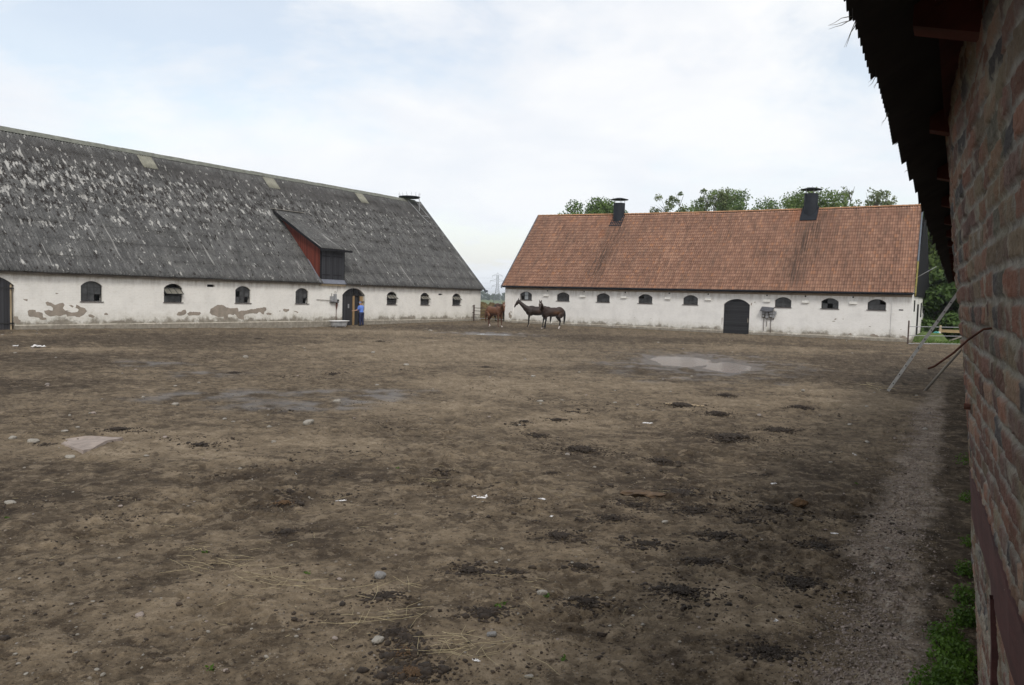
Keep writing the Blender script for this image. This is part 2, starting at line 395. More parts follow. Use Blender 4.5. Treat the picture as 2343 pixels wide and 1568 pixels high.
def m_tile():
    k = M_('clay_roof_tiles'); uvn = k.tc.outputs['UV']
    fl = k.n('ShaderNodeVectorMath', operation='FLOOR'); k.l(uvn, fl.inputs[0])
    wnz = k.n('ShaderNodeTexWhiteNoise', noise_dimensions='2D'); k.l(fl.outputs[0], wnz.inputs['Vector'])
    rv = wnz.outputs['Value']; x = k.xyz(uvn)
    patch = k.noise(.12, 5, .6, k.map(uvn, sc_=(1, .9, 1)))
    strip = k.noise(.10, 4, .6, k.map(uvn, sc_=(1, .12, 1)))
    t = k.math('ADD', k.math('MULTIPLY', rv, .42), k.math('MULTIPLY', patch, .58))
    c = k.ramp(t, [(.22, (.29, .165, .118)), (.40, (.40, .228, .160)), (.55, (.465, .268, .188)), (.70, (.54, .322, .226)), (.85, (.60, .330, .195))])
    c = k.mix(k.ramp(strip, [(.35, .45), (.6, 0.)]), c, (.30, .175, .125))
    c = k.mix(k.math('MULTIPLY', k.math('GREATER_THAN', rv, .96), .45), c, (.52, .24, .12))
    gr = k.noise(.5, 5, .7, k.map(uvn, sc_=(1, .28, 1), loc=(4, 4, 0)))
    c = k.mix(k.ramp(gr, [(.48, 0.), (.70, .60)]), c, (.15, .115, .095))
    # soot streaks below the two vents (attribute painted on the mesh along the run-off)
    at = k.attr('zone'); s3 = k.n('ShaderNodeSeparateColor'); k.l(at.outputs['Color'], s3.inputs[0])
    sn = k.noise(.9, 5, .75, k.map(uvn, sc_=(1.9, .10, 1)))
    soot = k.math('MULTIPLY', s3.outputs[0], k.ramp(sn, [(.42, 0.), (.58, 1.)]))
    c = k.mix(k.math('MULTIPLY', soot, .80), c, (.065, .058, .050))
    c = k.mix(k.math('MULTIPLY', s3.outputs[1], .6), c, (.46, .185, .085))
    fy = k.math('FRACT', x[1]); edge = k.math('LESS_THAN', fy, .15)
    c = k.mix(k.math('MULTIPLY', edge, .62), c, (.11, .055, .04))
    k.bump(k.noise(2.5, 6, .7, uvn), .4, .01)
    return k.fin(c, .85, 0, .2)

def m_brickwall():
    k = M_('old_brick_and_lime_mortar'); at = k.attr('zone')
    c = at.outputs['Color']
    n = k.noise(28, 6, .7); n2 = k.noise(90, 5, .7)
    c = k.mix(k.ramp(n, [(.35, .55), (.6, 0.)]), c, k.mix(.5, c, (.05, .045, .04)))
    c = k.mix(k.ramp(n2, [(.5, 0.), (.8, .35)]), c, (.30, .27, .23))
    k.bump(k.math('ADD', n, k.math('MULTIPLY', n2, .6)), 1.0, .010)
    return k.fin(c, .92, 0, .2)

def m_foliage(name, dark, light, scale=.8, transl=.25):
    k = M_(name); n = k.noise(scale, 5, .6); n2 = k.noise(scale*7, 3, .6)
    t = k.math('ADD', k.math('MULTIPLY', n, .6), k.math('MULTIPLY', n2, .4))
    c = k.ramp(t, [(.36, dark), (.5, tuple((a+b)/2 for a, b in zip(dark, light))), (.64, light)])
    k.fin(c, .6, 0, .25)
    tr = k.n('ShaderNodeBsdfTranslucent'); k.l(c, tr.inputs['Color']); ms = k.n('ShaderNodeMixShader'); ms.inputs[0].default_value = transl
    k.l(k.b.outputs[0], ms.inputs[1]); k.l(tr.outputs[0], ms.inputs[2]); k.l(ms.outputs[0], k.out.inputs[0])
    return k.m

def m_boards(name, c, axis=0, pitch=.14, rough=.7, var=.35):
    """painted boards: grooves repeat along one object axis"""
    k = M_(name); x = k.xyz()[axis]; q = k.math('DIVIDE', x, pitch); fr = k.math('FRACT', q); fl = k.math('FLOOR', q)
    wz = k.n('ShaderNodeTexWhiteNoise', noise_dimensions='1D'); k.l(fl, wz.inputs['W'])
    st = [12, 12, 12]; st = [.8 if i != axis else 14 for i in range(3)]
    n = k.noise(1.6, 5, .7, k.map(sc_=tuple(st)))
    t = k.math('ADD', k.math('MULTIPLY', wz.outputs['Value'], .4), k.math('MULTIPLY', n, .6))
    cc_ = k.ramp(t, [(.2, tuple(a*(1-var) for a in c)), (.8, tuple(min(1, a*(1+var)) for a in c))])
    gr = k.math('LESS_THAN', k.math('ABSOLUTE', k.math('SUBTRACT', fr, .5)), .44)
    cc_ = k.mix(gr, tuple(a*.35 for a in c), cc_)
    k.bump(k.math('ADD', gr, k.math('MULTIPLY', n, .3)), .6, .01)
    return k.fin(cc_, rough, 0, .12)

MAT = dict(
    ground=m_ground(), plasterL=m_plaster('limewashed_wall_warm', .0, (.80, .785, .74), .40, True),
    plasterR=m_plaster('limewashed_wall_cool', .0, (.81, .80, .775), .31, False),
    sheet=m_sheet(), tile=m_tile(), brick=m_brickwall(),
    bare=plain('exposed_render', (.29, .25, .205), .95, .22, 3, bump=.5),
    glass=plain('dusty_window_glass', (.058, .060, .062), .22, .45, 3.5, spec=.35),
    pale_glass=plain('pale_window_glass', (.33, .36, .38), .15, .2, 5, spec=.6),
    frame=plain('grey_painted_iron', (.022, .021, .021), .6, .3, 20),
    sill=plain('dark_sill_paint', (.085, .072, .070), .7, .3, 9),
    blackwood=m_boards('black_tarred_boards', (.040, .041, .046), 0, .15),
    blackhor=m_boards('black_horizontal_boards', (.034, .035, .038), 2, .13),
    black=plain('black_painted_timber', (.018, .018, .020), .85, .3, 6, spec=.1),
    redwood=m_boards('falu_red_boards', (.15, .040, .027), 1, .11),
    ochre=plain('ochre_wood', (.31, .205, .10), .7, .25, 5, stretch=(3, 3, .4)),
    palewood=plain('pale_wood', (.42, .33, .21), .75, .25, 4, stretch=(3, 3, .4)),
    lead=plain('lead_flashing', (.155, .165, .195), .5, .2, 3),
    slate=plain('blue_grey_metal_trim', (.105, .120, .145), .5, .2, 3),
    yellowtrim=plain('mossy_yellow_trim', (.20, .17, .045), .8, .4, 6),
    metalblack=plain('black_sheet_metal', (.016, .019, .025), .7, .2, 3, spec=.2),
    galv=plain('galvanised_steel', (.33, .335, .345), .5, .2, 8, metal=.4),
    alu=plain('dull_aluminium', (.42, .41, .39), .5, .2, 10, metal=.35),
    greybox=plain('grey_enclosure', (.27, .275, .285), .6, .2, 6),
    darkcap=plain('dark_bitumen_cap', (.085, .088, .10), .8, .3, 8),
    rust=plain('rusty_iron', (.085, .032, .020), .85, .5, 30, bump=.6),
    rustbar=plain('rusty_gate_steel', (.075, .050, .042), .8, .4, 6),
    vent=plain('white_vent_box', (.72, .71, .67), .7, .12, 6),
    hole=plain('hole_black', (.008, .008, .008), 1, .1, 3),  # flat black in place of the dark inside of holes and openings
    enamel=plain('white_enamel', (.80, .80, .79), .25, .06, 4, spec=.6),
    enamelside=plain('stained_enamel_side', (.38, .385, .39), .5, .5, 2.2),
    stone=plain('fieldstone', (.23, .205, .18), .9, .35, 5, bump=.5),
    palestone=plain('pale_stone', (.27, .25, .215), .9, .25, 5, bump=.5),
    pinkstone=plain('pinkish_granite', (.27, .225, .195), .9, .25, 7, bump=.5),
    greystone=plain('grey_stone', (.20, .195, .19), .9, .3, 6, bump=.5),
    dung=plain('dark_dung', (.034, .025, .018), .95, .6, 14, bump=1.),
    dungbrown=plain('brown_dung', (.105, .062, .030), .95, .5, 16, bump=1.),
    gritm=plain('grit', (.17, .145, .115), .9, .45, 9),
    straw=plain('dry_straw', (.38, .32, .19), .8, .3, 30),
    paper=plain('dirty_white_litter', (.68, .67, .66), .8, .15, 8),
    water=plain('muddy_water', (.21, .205, .19), .2, .12, 1.2, spec=.9),
    redboard=plain('dark_red_painted_plank', (.055, .019, .017), .8, .35, 5, stretch=(.5, 4, 4), bump=.3),
    reddark=plain('dark_red_rafters', (.085, .022, .016), .85, .4, 5, bump=.3),
    roofmetal=plain('dark_corrugated_metal', (.040, .038, .038), .75, .3, 3),
    skin=plain('skin', (.42, .25, .18), .6, .1, 3), shirt=plain('blue_shirt', (.115, .215, .60), .85, .15, 4),
    trousers=plain('navy_trousers', (.018, .024, .065), .85, .2, 4), cap=plain('grey_blue_cap', (.16, .19, .32), .85, .2, 4),
    shoe=plain('black_shoe', (.02, .02, .02), .6, .1, 3),
    bark=plain('grey_bark', (.085, .072, .058), .95, .35, 6, bump=.8, stretch=(3, 3, .5)),
    pylon=plain('pylon_steel', (.20, .215, .23), .7, .1, 2), wire=plain('power_cable', (.22, .24, .26), .7, .1, 1),
    leafA=m_foliage('leaves_mid', (.070, .120, .030), (.19, .265, .075)),
    leafB=m_foliage('leaves_dense', (.058, .105, .028), (.17, .255, .072), .6),
    leafC=m_foliage('leaves_sparse', (.085, .120, .045), (.20, .24, .105)),
    leafD=m_foliage('leaves_woodland', (.030, .060, .015), (.105, .175, .045), .45),
    leafE=m_foliage('leaves_far_wood', (.055, .085, .050), (.095, .135, .075), .05),
    weed=m_foliage('weed_leaves', (.034, .075, .010), (.11, .20, .028), 6, .35),
    strawheap=None, plank=plain('weathered_plank', (.34, .25, .13), .85, .3, 3, stretch=(.4, 3, 3)),
    greyplank=plain('grey_weathered_wood', (.21, .19, .16), .9, .3, 3),
    teal=plain('teal_plastic', (.10, .42, .40), .5, .1, 3), white=plain('white_hair', (.72, .69, .65), .8, .08, 3),
    cowdark=plain('dark_cow_hide', (.03, .028, .026), .8, .2, 2), cowwhite=plain('white_cow_hide', (.70, .67, .60), .8, .1, 2),
)
def m_heap():
    k = M_('straw_and_manure'); n = k.noise(2.2, 8, .75); n2 = k.noise(9, 6, .7, k.map(sc_=(1, 1, 3)))
    t = k.math('ADD', k.math('MULTIPLY', n, .6), k.math('MULTIPLY', n2, .4))
    c = k.ramp(t, [(.38, (.040, .030, .018)), (.48, (.11, .080, .042)), (.56, (.19, .145, .075)), (.66, (.10, .115, .045))])
    k.bump(t, 1., .12); return k.fin(c, .95, 0, .1)
MAT['strawheap'] = m_heap()

# ================================================================ GROUND
def pxell(x, y, rx, ry):
    """a patch of ground centred where pixel (x,y) meets the yard; half sizes in metres"""
    a, b = gp(x, y); d = math.hypot(a, b)
    return a, b, rx*d/FPX, ry*d*d/(FPX*CAMH)
def emask(X, Y, e, soft=.35, nz=None):
    x, y, a, b = e; q = math.hypot(x, y); cx_, sy_ = x/q, y/q
    dx_ = X-x; dy_ = Y-y
    al = dx_*cx_+dy_*sy_; ac = dx_*sy_-dy_*cx_
    r = np.sqrt((ac/a)**2+(al/b)**2)
    if nz is not None: r = r+nz
    return 1-sst(r, 1-soft, 1+soft)
PUD = [pxell(1560, 823, 78, 13.5), pxell(1665, 838, 62, 12), pxell(1120, 764.5, 62, 1.6)]
WETS = [pxell(1600, 830, 180, 26), pxell(560, 905, 190, 11), pxell(860, 905, 95, 20), pxell(340, 832, 60, 6), pxell(480, 856, 70, 6),
        pxell(1115, 764, 110, 5), pxell(700, 930, 180, 12)]
DARKS = [pxell(1950, 1130, 200, 95), pxell(2060, 835, 170, 32), pxell(1500, 1110, 120, 60), pxell(1600, 1010, 110, 32), pxell(1960, 1290, 90, 50),  # first patch: brick barn's shadow painted into the colour of moist soil
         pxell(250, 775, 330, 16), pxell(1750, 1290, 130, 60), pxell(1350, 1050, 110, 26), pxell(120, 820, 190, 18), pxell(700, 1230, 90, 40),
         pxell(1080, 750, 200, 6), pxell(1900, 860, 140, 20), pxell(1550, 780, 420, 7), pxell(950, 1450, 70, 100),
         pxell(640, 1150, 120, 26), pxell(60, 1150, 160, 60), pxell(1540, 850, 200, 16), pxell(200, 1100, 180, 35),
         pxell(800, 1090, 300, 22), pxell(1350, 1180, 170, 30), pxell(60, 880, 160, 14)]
TANS = [pxell(1000, 800, 260, 26), pxell(1150, 880, 200, 26), pxell(330, 1015, 240, 34), pxell(1000, 930, 180, 20), pxell(720, 1010, 140, 22),
        pxell(1750, 795, 180, 8), pxell(1950, 910, 130, 26), pxell(1150, 1500, 240, 60), pxell(1450, 880, 160, 20), pxell(620, 1350, 220, 60),
        pxell(200, 800, 120, 8), pxell(1700, 1400, 160, 60), pxell(1300, 960, 150, 20), pxell(60, 765, 90, 5), pxell(880, 762, 200, 6),
        pxell(1900, 1210, 60, 20), pxell(1650, 920, 130, 16), pxell(1170, 820, 160, 14)]
def broad(X, Y):
    uu = X*u[0]+Y*u[1]; vv = X*v[0]+Y*v[1]
    h = -.22*np.exp(-((uu-36)/9)**2-((vv-41.5)/6)**2)+.07*np.exp(-((uu-58)/4)**2-((vv-41)/4)**2)
    h = h+.13*np.exp(-((X+8.0)/5)**2-((Y-44)/3.0)**2)
    r = np.hypot(X, Y)
    return h-3.7*sst(r, 95, 430)+1.6*sst(r, 520, 900)+.0*X
def near_lat(X, Y): return X*LR[0]+Y*LR[1]
def H(X, Y, full=False):
    X = np.asarray(X, float); Y = np.asarray(Y, float); r = np.hypot(X, Y)
    fade = 1-sst(r, 75, 110)
    nb = fbm(X, Y, .16, 3, 5); n1_ = fbm(X, Y, .85, 3, 11); n2_ = fbm(X, Y, 3.1, 3, 23); n3 = fbm(X, Y, 10.5, 3, 31)
    lump = np.maximum(0, fbm(X, Y, 5.2, 3, 41)-.12)
    rough = .55+.9*sst(fbm(X, Y, .5, 2, 51), -.2, .6)
    rel = .030*nb+.022*n1_+(.018*n2_+.010*n3)*rough+.045*np.minimum(lump, .35)*rough
    pz = np.zeros_like(r)
    for e in PUD: pz = np.maximum(pz, emask(X, Y, e, .40, .25*fbm(X, Y, .9, 3, 61)))
    rel = rel*(1-.85*pz)
    wz = np.zeros_like(r)
    for e in WETS: wz = np.maximum(wz, emask(X, Y, e, .55, .55*fbm(X, Y, .8, 4, 71)))
    rel = rel*(1-.45*wz)
    h = broad(X, Y)+rel*fade-.060*pz
    if full: return h, rel, pz, wz, n1_, n2_, n3, lump, r
    return h
def hz1(x, y): return float(H(np.array([x]), np.array([y]))[0])

ang = np.concatenate([np.arange(-180, -48, 3.0), np.arange(-48, -38, .35), np.arange(-38, 40, .075), np.arange(40, 60, .35), np.arange(60, 180.1, 3.0)])
q = 1/np.linspace(1/3.7, 1/88, 460)
rr = np.concatenate([[.02, .6, 1.2, 1.8, 2.4, 2.9, 3.2, 3.4, 3.55], q, np.geomspace(90, 2600, 40)])
A, RR = np.meshgrid(np.radians(ang), rr)
GX = np.sin(A)*RR; GY = np.cos(A)*RR
h, rel, pz, wz, n1_, n2_, n3, lump, r_ = H(GX, GY, True)
nzz = .55*fbm(GX, GY, .7, 4, 81)
dk = np.zeros_like(h); tn = np.zeros_like(h)
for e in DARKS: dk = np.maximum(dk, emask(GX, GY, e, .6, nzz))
for e in TANS: tn = np.maximum(tn, emask(GX, GY, e, .6, -nzz))
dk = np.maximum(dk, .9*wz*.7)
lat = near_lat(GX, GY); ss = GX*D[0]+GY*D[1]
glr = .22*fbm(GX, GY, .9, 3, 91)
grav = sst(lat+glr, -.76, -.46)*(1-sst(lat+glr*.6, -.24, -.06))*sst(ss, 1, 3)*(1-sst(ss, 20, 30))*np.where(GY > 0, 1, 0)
sh = sst(lat+glr*.5, -.26, -.10)*sst(ss, .5, 2)*(1-sst(ss, 26, 40))*np.where(GY > 0, 1, 0)  # strip along the wall foot: painted shade together with moist soil
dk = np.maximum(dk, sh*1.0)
uu = GX*u[0]+GY*u[1]; vv = GX*v[0]+GY*v[1]
# outside the yard the land is grass; inside its edge is ragged
inside = (uu < 56.3) & (vv < 41.5) & (lat < .6)
gz = sst(r_, 75, 80)
beyR = sst(uu+.8*fbm(GX, GY, .5, 3, 95), 55.9, 57.2)*np.where(vv < 6.6, 1, 0)
gapz = np.where((uu > 61.5), 1, 0)*np.where(vv > 6.6, 1, 0)
grass = np.maximum(np.maximum(gz, beyR), gapz)*1.0
grass = np.where(r_ < 45, 0, grass)
relc = np.clip(.5+(.35*n2_+.35*n3+.9*(lump-.12)*0+.25*n1_), 0, 1)
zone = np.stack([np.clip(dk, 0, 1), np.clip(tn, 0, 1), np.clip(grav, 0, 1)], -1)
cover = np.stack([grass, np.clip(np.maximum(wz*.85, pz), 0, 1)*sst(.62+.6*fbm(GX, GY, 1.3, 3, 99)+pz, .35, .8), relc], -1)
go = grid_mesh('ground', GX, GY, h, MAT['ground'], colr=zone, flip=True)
ca = go.data.color_attributes.new('cover', 'FLOAT_COLOR', 'POINT'); c4 = np.ones((h.size, 4), np.float32); c4[:, :3] = cover.reshape(-1, 3); ca.data.foreach_set('color', c4.ravel())
setp(go, kind='structure')
del GX, GY, h, rel, A, RR

# standing water: level sheets that the hollow in the mud cuts to shape
for i, e in enumerate(PUD[:2]+PUD[2:]):
    x, y, a, b = e; q = math.hypot(x, y); n = 48
    lev = float(broad(np.array([x]), np.array([y]))[0])-(.050 if i < 2 else .042)
    m = MB(); vs = []
    for k_ in range(n):
        t = 2*math.pi*k_/n; ac, al = math.cos(t)*a*1.05, math.sin(t)*b*1.05
        vs.append((ac*y/q+al*x/q, -ac*x/q+al*y/q, 0))
    m.add(vs, [tuple(range(n))]); o = m.build('puddle', MAT['water'], loc=(x, y, lev+(.002 if i == 1 else 0))); setp(o, kind='structure')

# ================================================================ BARN HELPERS
def arch(x0, x1, z0, zt, rise, n=12):
    w_ = x1-x0; zs = zt-rise; R = (w_*w_/4+rise*rise)/(2*rise); cz = zt-R; cx_ = (x0+x1)/2
    a0 = math.asin(min(1, w_/2/R))
    pts = [(x0, z0), (x1, z0)]
    for i in range(n+1):
        a = a0-2*a0*i/n; pts.append((cx_+R*math.sin(a), cz+R*math.cos(a)))
    return pts
def rectp(x0, x1, z0, z1): return [(x0, z0), (x1, z0), (x1, z1), (x0, z1)]
def wall_face(mb, x0, x1, z0, z1, holes, depth=.28, y=0.0, sunder=None):
    """front at y with holes and reveals going in to y+depth; long walls are cut in bays"""
    holes = sorted(holes, key=lambda h: min(p[0] for p in h))
    cuts = [x0]
    for a, b in zip(holes[:-1], holes[1:]): cuts.append((max(p[0] for p in a)+min(p[0] for p in b))/2)
    cuts.append(x1)
    for i, hole in enumerate(holes):
        loops = [[(cuts[i], z0), (cuts[i+1], z0), (cuts[i+1], z1), (cuts[i], z1)], hole[::-1]]
        if min(p[1] for p in hole) <= z0+1e-6:           # door: notch it out of the outline instead
            hp = hole[1:]+hole[:1]
            loops = [[(cuts[i], z0), hole[0]]+[p for p in reversed(hole[2:])]+[hole[1], (cuts[i+1], z0), (cuts[i+1], z1), (cuts[i], z1)]]
        flat = [p for l in loops for p in l]
        tri = tessellate_polygon([[Vector((p[0], p[1], 0)) for p in l] for l in loops])
        fs = []
        for a, b, c in tri:
            A_, B_, C_ = flat[a], flat[b], flat[c]
            cr = (B_[0]-A_[0])*(C_[1]-A_[1])-(B_[1]-A_[1])*(C_[0]-A_[0])
            fs.append((a, b, c) if cr > 0 else (a, c, b))
        mb.add([(p[0], y, p[1]) for p in flat], fs)
        n = len(hole); vs = [(p[0], y, p[1]) for p in hole]+[(p[0], y+depth, p[1]) for p in hole]
        mb.add(vs, [(j, (j+1) % n, n+(j+1) % n, n+j) for j in range(n)])
def clip_arch(x, x0, x1, zt, rise):
    w_ = x1-x0; R = (w_*w_/4+rise*rise)/(2*rise); cz = zt-R; dx_ = x-(x0+x1)/2
    return cz+math.sqrt(max(0, R*R-dx_*dx_))
def window(parent, x0, x1, z0, zt, rise, cols, zrows, missing=(), pale=(), hopper=False, sill=True, ins=.10, label=None):
    """arched iron window: frame and bars, its panes and its sill"""
    fr = MB(); o = arch(x0+.003, x1-.003, z0+.003, zt-.003, rise); t = .035
    i_ = arch(x0+t, x1-t, z0+t, zt-t, rise*.9)
    n = len(o)
    for j in range(n):
        k2 = (j+1) % n
        a, b, c, d = o[j], o[k2], i_[k2], i_[j]
        fr.add([(p[0], yy, p[1]) for yy in (ins, ins+.05) for p in (a, b, c, d)], [(0, 1, 2, 3), (7, 6, 5, 4), (3, 2, 6, 7), (1, 0, 4, 5)])
    xs = [x0+t+(x1-x0-2*t)*c/cols for c in range(cols+1)]
    zs = [z0+t]+list(zrows)+[zt]
    hz_ = zrows[-1] if hopper is False else zrows[0]
    ztop_bars = None
    for c in range(1, cols):
        zz_ = clip_arch(xs[c], x0, x1, zt, rise)-t if not hopper else zrows[0]
        fr.box(xs[c]-.011, xs[c]+.011, ins+.005, ins+.04, z0+t, zz_)
    for zr in (zrows if not hopper else zrows[:1]):
        fr.box(x0+t, x1-t, ins+.006, ins+.039, zr-.011, zr+.011)
    w_ = fr.build('window', MAT['frame'], parent)
    if label: w_['label'] = label
    gl = MB(); pg = MB()
    for r in range(len(zs)-1):
        if hopper and r >= 1: break
        for c in range(cols):
            if (c, r) in missing: continue
            a, b = xs[c]+.008, xs[c+1]-.008
            tgt = pg if (c, r) in pale else gl
            if r == len(zs)-2:
                K = 5; top = [(a+(b-a)*k_/K, min(zt, clip_arch(a+(b-a)*k_/K, x0, x1, zt, rise)-t*.8)) for k_ in range(K+1)]
                if min(p[1] for p in top) < zs[r]+.02: top = [(p[0], max(p[1], zs[r]+.02)) for p in top]
                tilt = random.uniform(-.006, .006)
                tgt.prism([(a, zs[r]+.008), (b, zs[r]+.008)]+top[::-1], ins+.018+tilt, ins+.024+tilt)
            else:
                tilt = random.uniform(-.004, .004)
                tgt.box(a, b, ins+.018+tilt, ins+.024+tilt, zs[r]+.008, zs[r+1]-.008)
    if gl.v: gl.build('pane', MAT['glass'], w_)
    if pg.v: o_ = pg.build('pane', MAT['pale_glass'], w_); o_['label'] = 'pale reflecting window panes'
    if hopper:
        hp = MB(); za_, zb_ = zt-.24, zrows[0]+.10; ya, yb = .24, -.20
        for c in range(cols+1):
            xx = xs[c]; hp.bar((xx, ya, za_), (xx, yb, zb_), .022, .03)
        hp.bar((xs[0], yb, zb_), (xs[-1], yb, zb_), .03, .03); hp.bar((xs[0], ya, za_), (xs[-1], ya, za_), .03, .03)
        h_ = hp.build('opening_sash', MAT['frame'], w_)
        g2 = MB()
        for c in range(cols):
            a, b = xs[c]+.012, xs[c+1]-.012
            g2.add([(a, ya, za_), (b, ya, za_), (b, yb+.01, zb_), (a, yb+.01, zb_), (a, ya, za_-.008), (b, ya, za_-.008), (b, yb+.01, zb_-.008), (a, yb+.01, zb_-.008)],
                   [(0, 3, 2, 1), (4, 5, 6, 7), (0, 1, 5, 4), (2, 3, 7, 6)])
        o2 = g2.build('sash_pane', MAT['glassdust'], w_)
    if sill:
        s_ = MB(); s_.box(x0-.05, x1+.05, -.045, ins, z0-.045, z0-.002); s_.build('sill', MAT['sill'], w_)
    return w_
MAT['glassdust'] = plain('dirty_sash_glass', (.20, .19, .16), .4, .3, 4)
def jag(poly, amp=.02, step=.06, seed=1):
    rnd = random.Random(seed); out = []
    for i in range(len(poly)):
        a, b = poly[i], poly[(i+1) % len(poly)]; L = math.dist(a, b); n = max(1, int(L/step))
        for k_ in range(n):
            t = k_/n; out.append((a[0]+(b[0]-a[0])*t+rnd.uniform(-amp, amp)*(k_ > 0 or .3), a[1]+(b[1]-a[1])*t+rnd.uniform(-amp, amp)*(k_ > 0 or .3)))
    return out
def ico(sub=1):
    b = bmesh.new(); bmesh.ops.create_icosphere(b, subdivisions=sub, radius=1.0)
    V = np.array([v_.co[:] for v_ in b.verts]); F = [tuple(x.index for x in f.verts) for f in b.faces]; b.free(); return V, F
ICO1, ICO2, ICO3 = ico(1), ico(2), ico(3)

# ================================================================ LEFT BARN (long, grey roof); local x along u, y away from the yard
UL0 = 38.0; VL = 41.6
bx_, by_ = uv(UL0, VL); ROTL = math.atan2(u[1], u[0])
barnL = empty('long_barn', (bx_, by_, 0), ROTL, label='long whitewashed barn with a lichen covered grey corrugated roof and a red cheeked dormer', cat='barn')
LX = lambda a: a-UL0
U0, U1 = 4.0, 57.4
EY, EZ, RY, RZ = -.35, 2.87, 7.5, 11.05
holes = []
LW = [(21.66, 22.81, 2.50, 'n', [(2, 0)]), (26.38, 27.55, 2.50, 'h', []), (31.22, 32.37, 2.49, 'n', [(0, 1), (2, 0)]), (36.03, 37.17, 2.48, 'n', [(2, 0)]),
      (45.05, 46.17, 2.42, 'h', []), (49.05, 50.15, 2.41, 'h', []), (53.28, 54.42, 2.43, 'h', []), (12.0, 13.15, 2.5, 'n', []), (7.2, 8.35, 2.5, 'n', [])]
for a, b, zt, *_ in LW: holes.append(arch(LX(a), LX(b), 1.42, zt, .26))
DOORL = (40.36, 42.66); holes.append(arch(LX(DOORL[0]), LX(DOORL[1]), -.5, 2.60, .52))
DOORF = (16.0, 18.44); holes.append(arch(LX(DOORF[0]), LX(DOORF[1]), -.5, 2.66, .50))
VENTS = [(29.21, 29.73, 2.37, 2.52), (51.36, 51.89, 2.25, 2.38)]
for a, b, z0, z1 in VENTS: holes.append(rectp(LX(a), LX(b), z0, z1))
m = MB(); wall_face(m, LX(U0), LX(U1), -.5, 2.84, holes)
X0, X1 = LX(U0), LX(U1); DEP = 15.0
m.add([(X1, 0, -.5), (X1, DEP, -.5), (X1, DEP, 2.8), (X1, DEP/2, 10.7), (X1, 0, 2.8)], [(0, 1, 2, 3, 4)])
m.add([(X0, 0, -.5), (X0, DEP, -.5), (X0, DEP, 2.8), (X0, DEP/2, 10.7), (X0, 0, 2.8)], [(4, 3, 2, 1, 0)])
m.add([(X0, DEP, -.5), (X1, DEP, -.5), (X1, DEP, 2.8), (X0, DEP, 2.8)], [(0, 3, 2, 1)])
m.build('wall', MAT['plasterL'], barnL)
